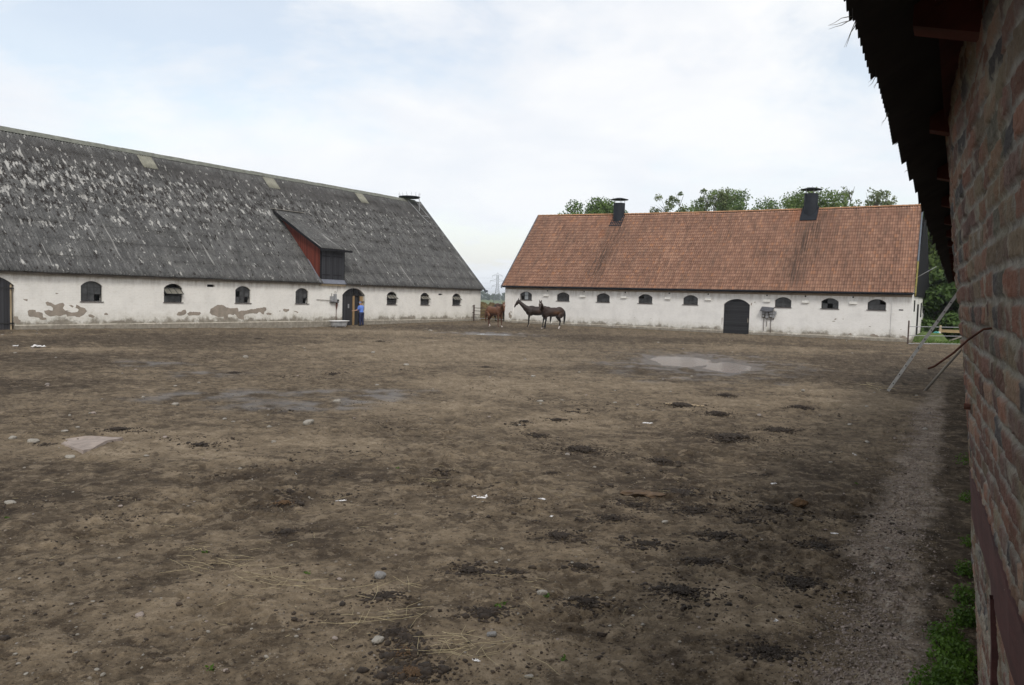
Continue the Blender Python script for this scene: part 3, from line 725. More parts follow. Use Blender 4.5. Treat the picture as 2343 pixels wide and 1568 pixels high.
# low plinth, a few centimetres proud
p = MB()
for a, b in ((LX(U0), LX(DOORF[0])-.03), (LX(DOORF[1])+.03, LX(DOORL[0])-.03), (LX(DOORL[1])+.03, LX(U1)+.04)):
    p.add([(a, -.04, -.6), (b, -.04, -.6), (b, -.04, .18), (a, -.04, .18), (a, 0, .215), (b, 0, .215), (a, .02, -.6), (b, .02, -.6)],
          [(0, 1, 2, 3), (3, 2, 5, 4), (1, 7, 5, 2), (6, 0, 3, 4)])
p.build('plinth', MAT['plasterL'], barnL)
POLYS = [[(29.38, 0.78), (29.45, 1.04), (29.69, 1.17), (29.99, 1.3), (30.29, 1.28), (30.59, 1.13), (30.9, 1.09), (31.15, 1.09), (31.39, 1.12), (31.47, 0.87), (31.62, 0.92), (32.05, 0.93), (32.47, 1.04), (32.8, 1.03), (32.83, 1.1), (33.07, 1.09), (33.38, 1.16), (33.6, 1.14), (33.62, 0.98), (33.46, 0.87), (33.41, 0.68), (33.27, 0.71), (33.18, 0.82), (33.02, 0.84), (32.86, 0.73), (32.48, 0.76), (32.21, 0.73), (31.99, 0.69), (31.84, 0.58), (31.89, 0.36), (31.68, 0.38), (31.44, 0.45), (31.31, 0.63), (31.16, 0.74), (31.1, 0.65), (30.85, 0.72), (30.69, 0.69), (30.72, 0.39), (30.39, 0.37), (30.37, 0.57), (30.07, 0.52), (29.74, 0.63), (29.5, 0.7)], [(27.18, 0.73), (27.29, 0.85), (27.48, 0.87), (27.59, 0.97), (27.76, 0.99), (27.82, 0.81), (27.7, 0.69), (27.39, 0.63), (27.21, 0.65)], [(27.86, 0.77), (28.03, 0.87), (28.45, 0.86), (28.73, 0.85), (28.8, 0.77), (28.68, 0.66), (28.26, 0.66), (27.98, 0.62)], [(33.6, 0.75), (33.8, 0.81), (34.05, 0.75), (34.0, 0.66), (33.69, 0.66)], [(34.95, 0.98), (35.12, 1.07), (35.3, 1.03), (35.48, 1.05), (35.48, 0.94), (35.24, 0.82), (35.06, 0.89)], [(34.63, 0.91), (34.74, 0.95), (34.77, 0.88)], [(35.9, 0.91), (36.11, 0.9), (36.32, 0.83), (36.2, 0.77)], [(19.04, 0.9), (19.12, 0.98), (19.41, 0.96), (19.44, 0.85), (19.58, 0.86), (19.74, 0.82), (19.78, 0.59), (19.94, 0.54), (19.91, 0.48), (19.64, 0.48), (19.57, 0.57), (19.41, 0.6), (19.1, 0.64)], [(19.89, 1.34), (19.99, 1.39), (20.16, 1.34), (20.36, 1.22), (20.51, 1.28), (20.74, 1.33), (20.83, 1.21), (20.74, 1.06), (20.86, 0.94), (21.12, 0.91), (20.94, 0.91), (21.19, 0.83), (21.49, 0.87), (21.55, 0.98), (21.39, 1.08), (21.42, 1.25), (21.65, 1.11), (21.88, 1.05), (21.98, 0.9), (21.81, 0.71), (21.58, 0.58), (21.29, 0.65), (20.97, 0.62), (20.91, 0.73), (20.72, 0.72), (20.79, 0.72), (20.61, 0.64), (20.41, 0.69), (20.13, 0.63), (19.89, 0.76), (19.82, 0.93), (20.04, 0.98), (20.24, 0.93), (20.25, 1.06), (20.16, 1.16), (19.97, 1.18)], [(22.05, 0.71), (22.21, 0.73), (22.4, 0.61), (22.31, 0.54), (22.08, 0.6)], [(22.89, 0.78), (23.0, 0.82), (23.1, 0.76), (23.07, 0.68), (22.91, 0.69)], [(21.04, 1.21), (21.17, 1.23), (21.29, 1.15), (21.23, 1.09), (21.13, 1.16)], [(18.82, 1.51), (18.94, 1.5), (19.05, 1.5), (19.03, 1.4), (18.92, 1.44)], [(20.39, 1.84), (20.54, 1.83), (20.47, 1.78), (20.39, 1.78)], [(18.41, 0.65), (18.59, 0.64), (18.63, 0.5), (18.72, 0.45), (18.7, 0.3), (18.41, 0.3)]]
for i, pl_ in enumerate(POLYS):
    mm = MB(); mm.prism(jag([(LX(a), z) for a, z in pl_], .018, .07, i+5), -.005, .01, back=False); mm.build('bare_patch', MAT['bare'], barnL)
# dark back of the vents, wall plate below the dormer
for a, b, z0, z1 in VENTS: vm = MB(); vm.box(LX(a)-.01, LX(b)+.01, .16, .2, z0-.01, z1+.01); vm.build('vent_hole', MAT['hole'], barnL)

def corr_roof(name, parent, xa, xb, ya, za, yb, zb, pitch=.177, amp=.026, rows=9, sheetw=1.0, keep=None, mat='sheet', seed=3, xt=None, uvo=0, seg=6, lift=.007, thick=.010, wav=.018):
    """corrugated sheets laid in lapped courses from eave (ya,za) to ridge (yb,zb)"""
    n = int((xb-xa)/pitch*seg)+1; t = np.linspace(0, 1, n); L = math.hypot(yb-ya, zb-za); ny, nz_ = -(zb-za)/L, (yb-ya)/L
    S = []; off = []
    for r in range(rows):
        S += [r/rows, (r+1)/rows-.0004, (r+1)/rows+.014 if r < rows-1 else 1.0][:2] if False else [r/rows, (r+.5)/rows, (r+1)/rows-.0005]
        off += [lift, lift*.5, 0.0]
    S = np.array(S); off = np.array(off)
    T, SS = np.meshgrid(t, S); OFF = np.repeat(off[:, None], n, 1)
    xe = xa+(xb-xa)*T
    if xt: xe = xe*(1-SS)+SS*(xt[0]+(xt[1]-xt[0])*T)
    rnd = np.random.RandomState(seed); ci = np.floor((xe-xa)/sheetw).astype(int); jit = rnd.uniform(-1, 1, (rows+1, ci.max()+3))
    rowi = np.repeat(np.repeat(np.arange(rows), 3)[:, None], n, 1)
    J = jit[rowi, np.clip(ci, 0, None)]
    frx = np.mod(xe-xa, sheetw)/sheetw
    hgt = amp*np.cos(2*np.pi*(xe-xa)/pitch)+OFF+J*.006+wav*fbm(xe, SS*L, .25, 3, seed)
    eavej = np.where((SS < 1e-6), J*.014, 0)
    Y = ya+(yb-ya)*SS+ny*hgt+eavej*(yb-ya)/L; Z = za+(zb-za)*SS+nz_*hgt+eavej*(zb-za)/L
    kp = None
    if keep is not None:
        xm = (xe[:-1, :-1]+xe[1:, 1:])/2; sm = (SS[:-1, :-1]+SS[1:, 1:])/2; kp = keep(xm, sm)
    UVs = np.stack([xe+uvo, SS*L], -1)
    o = grid_mesh(name, xe, Y, Z, MAT[mat], parent, False, kp, UVs)
    if thick:
        sm_ = o.modifiers.new('thickness', 'SOLIDIFY'); sm_.thickness = thick; sm_.offset = -1
    return o
LSL = math.hypot(RY-EY, RZ-EZ)
DA, DB = LX(38.20), LX(40.45)
def keepL(x, s): return ~((x > DA-.02) & (x < DB+.02) & (s < .50))
roofL = corr_roof('roof', barnL, LX(U0)-.3, LX(U1)+.12, EY, EZ, RY, RZ, keep=keepL, uvo=UL0-18)
back = corr_roof('roof', barnL, LX(U0)-.3, LX(U1)+.12, 15.35, EZ, RY, RZ, uvo=3, rows=5, seg=4); 
# ridge capping, pale translucent sheets
rc = MB(); 
for i in range(int((U1-U0)/1.1)):
    a = LX(U0)+i*1.1; b = a+1.13; dz = random.uniform(-.012, .012)
    rc.add([(a, RY-.26, RZ-.20+dz), (b, RY-.26, RZ-.20+dz), (b, RY, RZ+.09+dz), (a, RY, RZ+.09+dz), (b, RY+.26, RZ-.20+dz), (a, RY+.26, RZ-.20+dz)], [(0, 1, 2, 3), (3, 2, 4, 5)])
ro = rc.build('ridge_cap', plain('mossy_ridge_capping', (.155, .160, .135), .9, .35, 3), roofL)
MAT['skylight'] = plain('weathered_translucent_sheet', (.225, .22, .175), .7, .25, 3, stretch=(1, 1, 1))
for ua, ub in ((29.02, 30.05), (38.95, 40.0), (48.6, 49.6)):
    s0 = .862; o_ = corr_roof('roof_light', barnL, LX(ua), LX(ub), EY+(RY-EY)*s0-.012, EZ+(RZ-EZ)*s0+.028, EY+(RY-EY)*.972-.012, EZ+(RZ-EZ)*.972+.028, rows=1, mat='skylight', wav=0)
# bargeboard, and an added dark board that stands in for the eave's shadow
bb = MB(); e = LX(U1)+.14
bb.add([(e, EY-.25, EZ-.20), (e, EY-.08, EZ-.30), (e, RY, RZ-.16), (e, RY, RZ+.06), (e+.04, EY-.25, EZ-.20), (e+.04, EY-.08, EZ-.30), (e+.04, RY, RZ-.16), (e+.04, RY, RZ+.06)],
       [(0, 1, 2, 3), (7, 6, 5, 4), (0, 4, 5, 1), (3, 7, 4, 0), (1, 5, 6, 2)])
bb.box(e-.12, e+.05, EY-.30, EY-.05, EZ-.26, EZ-.06)
bb.add([(e, 15.35+.2, EZ-.20), (e, RY, RZ-.16), (e, RY, RZ+.06), (e, 15.35, EZ)], [(0, 1, 2, 3)])
bb.build('bargeboard', MAT['slate'], barnL)
ev = MB(); ev.box(LX(U0), DA-.05, -.20, -.10, 2.74, 2.86); ev.box(DB+.05, LX(U1), -.20, -.10, 2.74, 2.86); ev.build('eave_shadow_board', plain('eave_shadow_brown', (.17, .15, .125), .9, .3, 2), barnL)

# windows and doors
for i, (a, b, zt, kind_, miss) in enumerate(LW):
    window(barnL, LX(a), LX(b), 1.42, zt, .26, 3, [1.42+(zt-1.42)*.36, 1.42+(zt-1.42)*.70], missing=miss, hopper=(kind_ == 'h'))
def door_leaf(name, parent, x0, x1, z0, zt, xa, xb, rise, mat, y0=.12, y1=.17, label=None):
    K = 8; top = [(x0+(x1-x0)*i/K, clip_arch(x0+(x1-x0)*i/K, xa, xb, zt, rise)-.02) for i in range(K+1)]
    mb = MB(); mb.prism([(x0, z0), (x1, z0)]+top[::-1], y0, y1); o = mb.build(name, mat, parent)
    if label: o['label'] = label
    return o
a, b = LX(DOORL[0]), LX(DOORL[1])
MAT['doordark'] = m_boards('dark_plank_door', (.046, .046, .050), 0, .14)
d1 = door_leaf('door_leaf', barnL, a+.01, a+1.12, -.35, 2.60, a, b, .52, MAT['doordark'], label='closed dark door leaf with a paper notice')
d2 = door_leaf('door_leaf', barnL, a+1.30, b-.47, -.35, 2.60, a, b, .52, MAT['doordark'], .20, .25)
fl_ = MB()
for k_ in range(7):
    t = math.pi*(k_+.5)/7; cxx = (a+b)/2
    if 2.16+.36*math.sin(t) < clip_arch(cxx+.8*math.cos(t), a, b, 2.6, .52)-.03: fl_.bar((cxx+.2*math.cos(t), .09, 2.12), (cxx+.75*math.cos(t), .09, 2.12+.34*math.sin(t)), .03, .03)
fl_.box(a+.02, b-.02, .08, .12, 2.05, 2.11); fl_.build('fanlight_bars', MAT['frame'], barnL)
pp = MB(); pp.box(a+.66, a+.80, .110, .118, 1.12, 1.42); pp.build('notice', MAT['galv'], d1)
pp = MB(); pp.box(a+1.13, a+1.28, .05, .14, -.35, 2.02); pp.build('door_stile', MAT['ochre'], barnL)
pp = MB(); pp.box(b-.46, b-.22, .04, .12, -.1, 2.00); pp.box(b-.43, b-.20, .06, .11, -.4, -.1); pp.build('door_board', MAT['ochre'], barnL)
pp = MB(); pp.box(b-.215, b-.14, .03, .12, .25, 2.0); pp.build('door_trim', MAT['palewood'], barnL)
pp = MB(); pp.box(b-.50, b-.04, .0, .035, 1.56, 1.62); pp.build('hinge', MAT['frame'], barnL)
a, b = LX(DOORF[0]), LX(DOORF[1])
d3 = door_leaf('door_leaf', barnL, a+.01, b-.20, -.35, 2.66, a, b, .5, MAT['doordark'], .02, .08)
pp = MB()
for zz_ in (.28, 2.0): pp.box(b-1.1, b-.02, -.012, .018, zz_, zz_+.06)
pp.build('hinge', MAT['frame'], d3)
pp = MB(); pp.box(b-.19, b-.10, .06, .14, -.3, 2.2); pp.build('door_trim', MAT['palewood'], barnL)

# dormer
dorm = empty('dormer', (0, 0, 0)); dorm.parent = barnL
FY = -.02; DZ0, DZ1 = 3.14, 5.20
def roofz(y): return EZ+(y-EY)*(RZ-EZ)/(RY-EY)
DTY, DTZ = 4.64, 8.07
def dz(y): return 5.26+(y-FY)*(DTZ-5.26)/(DTY-FY)
for xs_ in (DA, DB):
    mb = MB(); s = .03
    prof = [(FY, 3.0), (FY, 5.24), (DTY, DTZ), (DTY, DTZ-.1), (FY+.3, roofz(FY+.3)-.12)]
    prof = [(FY, 3.05), (DTY-.02, roofz(DTY)-.10), (DTY-.02, dz(DTY)-.04), (FY, dz(FY)-.04)]
    n = 4; vs = [(xs_-s, y_, z_) for y_, z_ in prof]+[(xs_+s, y_, z_) for y_, z_ in prof]
    mb.add(vs, [(0, 3, 2, 1), (4, 5, 6, 7), (0, 4, 7, 3), (3, 7, 6, 2), (0, 1, 5, 4)]); mb.build('cheek', MAT['redwood'], dorm)
for a, b in ((DA+.10, (DA+DB)/2-.02), ((DA+DB)/2+.02, DB-.06)):
    mb = MB(); mb.box(a, b, FY-.045, FY-.01, DZ0+.02, DZ1-.02); o_ = mb.build('shutter', MAT['blackwood'], dorm)
    mb = MB(); mb.box(a+.04, b-.25, FY-.062, FY-.048, DZ0+.30, DZ0+.35); mb.box(a+.04, b-.25, FY-.062, FY-.048, DZ1-.45, DZ1-.40); mb.build('hinge', MAT['black'], dorm)
mb = MB(); mb.box(DA-.03, DA+.10, FY-.04, FY+.05, DZ0, DZ1); mb.box(DB-.06, DB+.03, FY-.035, FY+.05, DZ0, DZ1); mb.box(DA-.03, DB+.03, FY-.05, FY+.05, DZ1, DZ1+.12)
mb.box((DA+DB)/2-.018, (DA+DB)/2+.018, FY-.03, FY+.02, DZ0, DZ1); mb.box(DA, DB, FY, FY+.06, DZ0-.1, DZ1)
mb.build('dormer_frame', MAT['black'], dorm)
mb = MB(); mb.add([(DA-.12, EY+.10, 2.86), (DB+.12, EY+.10, 2.86), (DB+.03, FY-.02, DZ0+.02), (DA-.03, FY-.02, DZ0+.02), (DA-.12, EY+.10, 2.84), (DB+.12, EY+.10, 2.84), (DB+.03, .2, 2.84), (DA-.03, .2, 2.84)],
                  [(0, 1, 2, 3), (0, 4, 5, 1), (4, 7, 6, 5), (0, 3, 7, 4), (1, 5, 6, 2)]); mb.build('flashing', MAT['lead'], dorm)
mb = MB(); mb.bar((DA-.20, EY+.02, 2.90), (DA-.05, 1.2, roofz(1.2)+.07), .10, .02); mb.build('flashing', MAT['lead'], dorm)
mb = MB(); mb.box(DA-.1, DB+.12, -.16, .0, 2.70, 2.838); mb.build('wall_plate', MAT['palewood'], barnL)
dr = corr_roof('dormer_roof', dorm, LX(37.93), LX(40.88), -.38, 5.30, DTY, DTZ+.05, rows=4, xt=(LX(37.75), LX(40.75)), uvo=UL0-10, wav=.01)
mb = MB(); mb.add([(LX(37.90), -.40, 5.16), (LX(37.90), -.40, 5.30), (LX(37.74), DTY-.2, DTZ-.02), (LX(37.74), DTY-.2, DTZ-.22), (LX(37.96), -.40, 5.16), (LX(37.96), -.40, 5.30), (LX(37.80), DTY-.2, DTZ-.02), (LX(37.80), DTY-.2, DTZ-.22)],
                  [(0, 1, 2, 3), (7, 6, 5, 4), (0, 4, 5, 1), (0, 3, 7, 4)]); mb.box(LX(37.9), LX(40.9), -.42, -.36, 5.13, 5.27); mb.build('fascia', MAT['black'], dorm)
mb = MB(); mb.bar((LX(37.70), DTY+.02, DTZ+.12), (LX(40.75), DTY+.02, DTZ+.12), .16, .03); mb.build('flashing', plain('pale_flashing', (.30, .28, .24), .8, .25, 5), dorm)

# stork platform at the gable end
pf = empty('nest_platform', (LX(56.0), RY, RZ)); pf.parent = barnL
mb = MB(); c = (0, 0, .20)
mb.lathe([(0, .20), (.95, .20), (1.0, .26), (1.0, .32), (.90, .28), (0, .26)], 20, (-.0, 0, 0)); mb.build('platform', MAT['metalblack'], pf)
mb = MB()
for k_ in range(14): t = 2*math.pi*k_/14; mb.tube([(.95*math.cos(t), .95*math.sin(t), .28), (1.02*math.cos(t), 1.02*math.sin(t), .28+random.uniform(.28, .42))], .012, 5)
mb.build('prong', MAT['galv'], pf)
mb = MB(); mb.tube([(.35, -.95, -1.0), (.35, -.9, .25)], .035, 6); mb.bar((-.4, -.15, -.06), (.1, -1.6, -1.60), .05, .05); mb.bar((.75, -.15, -.06), (1.1, -1.6, -1.62), .05, .05)
mb.bar((.05, -1.5, -1.48), (1.1, -1.5, -1.50), .05, .05); mb.bar((.1, -1.6, -1.6), (.35, -2.1, -2.1), .05, .05); mb.build('strut', MAT['galv'], pf)

# meter boxes on the wall
eb = empty('electric_boxes', (LX(39.5), -.02, 1.55)); eb.parent = barnL
mb = MB(); mb.box(-.36, -.14, -.16, .02, .04, .42); mb.box(-.02, .16, -.14, .02, .05, .58); mb.build('box', MAT['greybox'], eb)
mb = MB(); mb.box(-.12, .12, -.18, .02, .0, .26); mb.box(.13, .32, -.15, .02, .0, .22); mb.build('box', MAT['galv'], eb)
mb = MB(); mb.box(-.38, .34, -.17, .02, -.05, -.005); mb.box(.20, .33, -.2, -.14, .04, .18); mb.build('tray', MAT['frame'], eb)
mb = MB(); mb.tube([(-.25, -.05, .42), (-.25, -.05, .62)], .022, 6); mb.tube([(.07, -.05, .58), (.07, -.05, .80)], .018, 6); mb.tube([(-.36, -.03, .12), (-1.62, -.03, .16)], .02, 6); mb.build('conduit', MAT['greyplank'], eb)
mb = MB(); mb.tube([(.24, -.06, -.02), (.24, -.06, -.30), (.20, -.06, -.55), (.20, -.06, -1.55)], [.07, .06, .022, .018], 8); mb.build('rusty_pipe', MAT['rust'], eb)
mb = MB(); mb.tube([(.3, -.03, 1.2), (.34, -.03, .9), (.2, -.03, .6)], .006, 5); mb.build('cable', MAT['frame'], eb)

# ================================================================ RIGHT BARN; local x = -v direction, y = u direction
UR = 57.0
bx2, by2 = uv(UR, 22.0); ROTR = ROTL-math.pi/2
barnR = empty('tiled_barn', (bx2, by2, 0), ROTR, label='whitewashed barn with a red clay tiled roof and two black ventilation cowls', cat='barn')
AX = lambda vv_: 22.0-vv_
RWIN = [(37.11, 35.88), (33.40, 32.19), (29.63, 28.45), (25.93, 24.75), (22.21, 21.05), (15.33, 14.19), (12.17, 11.04), (9.21, 8.08)]
miss = {0: [(0, 0)], 3: [(0, 1)], 6: [(1, 0), (0, 1)], 7: [(2, 1)]}
pale = {0: [(1, 0), (1, 1)], 4: []}
holes = [arch(AX(a), AX(b), 2.04, 2.76, .24) for a, b in RWIN]
DR = (19.04, 17.11); holes.append(arch(AX(DR[0]), AX(DR[1]), -.5, 2.56, .42))
vh = [(37.0-1.6, 0)]; 
XA, XB = AX(38.60), AX(6.56)
mb = MB(); wall_face(mb, XA, XB, -.5, 3.22, holes, .30)
DEPR = 9.0; GZ = 9.1
for X_, f in ((XA, (4, 3, 2, 1, 0)), (XB, (0, 1, 2, 3, 4))):
    mb.add([(X_, 0, -.5), (X_, DEPR, -.5), (X_, DEPR, 3.2), (X_, DEPR/2, GZ), (X_, 0, 3.2)], [f])
mb.add([(XA, DEPR, -.5), (XB, DEPR, -.5), (XB, DEPR, 3.2), (XA, DEPR, 3.2)], [(0, 3, 2, 1)])
mb.build('wall', MAT['plasterR'], barnR)
for xa_, xb_ in ((XA-.03, AX(37.75)), (AX(7.72), XB+.03)): pw = MB(); pw.box(xa_, xb_, -.05, .0, -.5, 3.12); pw.build('corner_pier', MAT['plasterR'], barnR)
p = MB()
for a, b in ((XA-.05, AX(DR[0])-.02), (AX(DR[1])+.02, XB+.06)):
    p.add([(a, -.075, -.6), (b, -.075, -.6), (b, -.075, .16), (a, -.075, .16), (a, 0, .20), (b, 0, .20), (a, .02, -.6), (b, .02, -.6)], [(0, 1, 2, 3), (3, 2, 5, 4), (1, 7, 5, 2), (6, 0, 3, 4)])
p.build('plinth', MAT['plasterR'], barnR)
for i, (a, b) in enumerate(RWIN):
    window(barnR, AX(a), AX(b), 2.04, 2.76, .24, 3, [2.40], missing=miss.get(i, []), pale=pale.get(i, []))
door_leaf('door', barnR, AX(DR[0])+.005, AX(DR[1])-.005, -.35, 2.56, AX(DR[0]), AX(DR[1]), .42, MAT['blackhor'], .10, .16)
for i, (a, b) in enumerate([(34.66, 34.19), (31.13, 30.66), (27.40, 26.95), (23.67, 23.23), (20.45, 20.01), (16.11, 15.66), (13.44, 13.00), (10.33, 9.89)]):
    mb = MB(); x0, x1 = AX(a), AX(b)
    mb.add([(x0, -.001, 2.38), (x1, -.001, 2.38), (x1, -.001, 2.58), (x0, -.001, 2.58), (x0-.02, -.11, 2.40), (x1+.02, -.11, 2.40), (x1+.01, -.07, 2.56), (x0-.01, -.07, 2.56)],
           [(4, 5, 6, 7), (7, 6, 2, 3), (0, 4, 7, 3), (1, 2, 6, 5), (0, 1, 5, 4)])
    mb.build('wall_vent', MAT['vent'], barnR)
    mb = MB(); hx = (x0+x1)/2+(.10 if i < 4 else -.02); mb.lathe([(0, 0), (.055, 0), (.055, .02), (.0, .02)], 12); 
    mb.v = [(hx+p[0], -.004-p[2], 2.86+p[1]) for p in mb.v]; mb.build('drain_hole', MAT['hole'], barnR)
mb = MB(); mb.box(AX(7.28), AX(7.02), -.062, -.045, 2.05, 2.12); mb.build('vent_hole', MAT['hole'], barnR)
mb = MB(); mb.box(XA, XB, -.056, .0, 2.93, 3.2); mb.build('eave_course', plain('stained_eave_course', (.30, .245, .19), .9, .3, 2, stretch=(1, 1, 3)), barnR)
mb = MB(); mb.tube([(XA-.12, -.42, 3.17), (XB+.2, -.42, 3.17)], .045, 8); mb.box(XA-.1, XB+.1, -.36, -.30, 3.08, 3.22); mb.build('gutter', MAT['metalblack'], barnR)
# tiled roof
RYR, RZR0, RZR1 = 4.5, 9.78, 9.41
rows, colw = 26, .17
xe0, xe1, xr0, xr1 = AX(38.72), AX(6.42), AX(38.20), AX(6.80)
seg = 4; ncol = int((xe1-xe0)/colw); n = ncol*seg+1; t = np.linspace(0, 1, n)
S = []; off = []
for r in range(rows): S += [r/rows, (r+1)/rows-.0006]; off += [.045, .0]
S = np.array(S); off = np.array(off); T, SS = np.meshgrid(t, S); OFF = off[:, None]*np.ones_like(T)
xx = (xe0+(xe1-xe0)*T)*(1-SS)+(xr0+(xr1-xr0)*T)*SS
rndt = np.random.RandomState(5); rowi = np.repeat(np.arange(rows), 2)[:, None]*np.ones((1, n), int); ci = np.clip((T*ncol).astype(int), 0, ncol-1)
J = rndt.uniform(-1, 1, (rows, ncol))[rowi, ci]
zr = RZR0+(RZR1-RZR0)*T-.10*np.sin(np.pi*T); ey, ez = -.38, 3.20
prof = np.abs(np.mod(T*ncol, 1)-.5)*2; wave = .032*np.cos(np.pi*2*np.mod(T*ncol, 1))
L = 7.9; ny, nz_ = -.80, .60
hgt = wave+OFF+J*.006+.025*fbm(xx, SS*L, .22, 3, 8)
Y = ey+(RYR-ey)*SS+ny*hgt; Z = ez+(zr-ez)*SS+nz_*hgt
UVs = np.stack([T*ncol, SS*rows*.9999+.0001], -1)
UVs[:, :, 1] = rowi+np.where(np.arange(2*rows)[:, None] % 2 == 0, .0, .97)
soot = np.zeros_like(T); orange = np.zeros_like(T)
for c_, wd in ((AX(30.0), 1.1), (AX(14.1), 1.2)):
    # run-off streak: slants left going down, as the wind drives it
    cxs = c_+.55-(1-SS)*.9
    soot = np.maximum(soot, np.exp(-((xx-cxs)/(wd*.75))**2)*sst(SS, .0, .2)*(1-sst(SS, .93, .98)))
    orange = np.maximum(orange, np.exp(-((xx-c_+.2)/.7)**2)*sst(SS, .80, .92)); orange = np.maximum(orange, .7*np.exp(-((xx-c_+1.1)/.35)**2)*sst(SS, .35, .6)*(fbm(xx, SS*L, .6, 2, 9) > .05))
colr = np.stack([np.clip(soot, 0, 1), np.clip(orange, 0, 1), np.zeros_like(T)], -1)
roofR = grid_mesh('roof', xx, Y, Z, MAT['tile'], barnR, False, None, UVs, colr)
mo = roofR.modifiers.new('thickness', 'SOLIDIFY'); mo.thickness = .014; mo.offset = -1
mb = MB(); mb.add([(XA-.1, DEPR+.35, 3.1), (XB+.1, DEPR+.35, 3.1), (xr1, RYR, RZR1-.02), (xr0, RYR, RZR0-.02)], [(0, 3, 2, 1)])
bk = mb.build('roof', MAT['tile'], barnR)
bk.data.uv_layers.new(name='UVMap')
for l_, c_ in zip(bk.data.uv_layers[0].data, [(0, 0), (0, 26), (190, 26), (190, 0)]): l_.uv = c_
mb = MB()
for i in range(78):
    t0_, t1_ = i/78, (i+1.08)/78; f = lambda t_: (xr0+(xr1-xr0)*t_, RYR, RZR0+(RZR1-RZR0)*t_-.10*math.sin(math.pi*min(1, t_)))
    a, b = f(t0_), f(t1_); ring = []
    for P_, rr_ in ((a, .115), (b, .098)):
        ring.append([(P_[0], P_[1]+rr_*1.25*math.cos(k_*math.pi/6), P_[2]-.02+rr_*math.sin(k_*math.pi/6)) for k_ in range(7)])
    mb.add(ring[0]+ring[1], [(k_, k_+1, 7+k_+1, 7+k_) for k_ in range(6)])
mb.build('ridge_tiles', plain('ridge_tile_clay', (.36, .19, .10), .85, .3, 2), roofR)
# bargeboards
def barge(xe_, xr_, zr_, mat_, wy=1, f0=0., f1=1., up=.07, dn=-.16):
    mb = MB(); P0 = np.array([xe_, -.42, 3.16]); P1 = np.array([xr_, RYR, zr_]); a = P0+(P1-P0)*f0; b = P0+(P1-P0)*f1; s = .05
    vs = [(q[0]+dx_, q[1], q[2]+dz_) for dx_ in (-s, s) for q, dz_ in ((a, dn), (b, dn), (b, up), (a, up))]
    mb.add(vs, [(0, 3, 2, 1), (4, 5, 6, 7), (0, 4, 7, 3), (1, 2, 6, 5), (3, 7, 6, 2), (0, 1, 5, 4)]); return mb.build('bargeboard', mat_, barnR)
barge(xe0-.08, xr0-.06, RZR0, MAT['slate']); o_ = barge(xe1+.10, xr1+.08, RZR1, MAT['yellowtrim'], f1=.34); o_['label'] = 'yellow mossy lower bargeboard'
barge(xe1+.10, xr1+.08, RZR1, MAT['slate'], f0=.342)
# tarred gable boarding on the far right end
mb = MB(); G = XB+.10
pr = [(3.4, 3.35), (9.0+.3, 3.35), (RYR, 9.3), (.5, 4.15)]
pr = [(1.0, 3.0), (9.2, 3.0), (9.2, 3.3), (RYR, 9.45), (1.0, 4.75)]
mb.add([(G, y_, z_) for y_, z_ in pr]+[(G-.12, y_, z_) for y_, z_ in pr], [(0, 1, 2, 3, 4), (9, 8, 7, 6, 5), (0, 5, 6, 1), (4, 9, 5, 0)]); mb.build('gable_boarding', MAT['black'], barnR)
for y_, w_, z0, z1 in ((1.2, .5, 2.0, 2.75), (3.0, .8, .1, 2.5), (5.0, .5, 1.6, 2.6), (6.4, .4, 1.9, 2.2)): mb = MB(); mb.box(XB-.01, XB+.03, y_, y_+w_, z0, z1); mb.build('gable_window', MAT['hole'], barnR)
mb = MB(); mb.tube([(XB, 1.0, 4.2), (XB+1.25, .6, 4.95)], .03, 6); mb.build('bracket_pole', MAT['galv'], barnR)
# vent cowls
for vv_ in (30.02, 14.20):
    ch = empty('ventilation_cowl', (AX(vv_), 4.40, 9.0)); ch.parent = barnR
    zt0 = 10.30+(.0 if vv_ > 20 else .02)-9.0
    mb = MB(); mb.lathe([(.49, -.6), (.49, zt0+.22), (.48, zt0+.24), (.465, zt0+.22), (.465, -.2)], 28); o_ = mb.build('flue', MAT['metalblack'], ch); 
    for p_ in o_.data.polygons: p_.use_smooth = True
    mb = MB(); mb.lathe([(0, zt0+.72), (.32, zt0+.68), (.77, zt0+.56), (.77, zt0+.535), (.32, zt0+.61), (0, zt0+.64)], 28); mb.build('cap', MAT['metalblack'], ch)
    mb = MB()
    for k_ in range(5): t = 2*math.pi*k_/5+.3; mb.tube([(.45*math.cos(t), .45*math.sin(t), zt0+.15), (.45*math.cos(t), .45*math.sin(t), zt0+.60)], .018, 6)
    mb.build('stay', MAT['galv'], ch)
    # flashing sheet lying on the tiles
    def onroof(x_, y_): return 3.2+(9.55-3.2)*(y_+.38)/(4.88)+.09
    mb = MB(); ya, yb = -.72, .10; zf = lambda y_: onroof(0, 4.40+y_)-9.0
    mb.add([(-.60, ya, zf(ya)), (.60, ya, zf(ya)), (.60, yb, zf(yb)), (-.60, yb, zf(yb)), (-.60, ya, zf(ya)-.05), (.60, ya, zf(ya)-.05)], [(0, 1, 2, 3), (4, 5, 1, 0)])
    mb.build('flashing', MAT['metalblack'], ch)
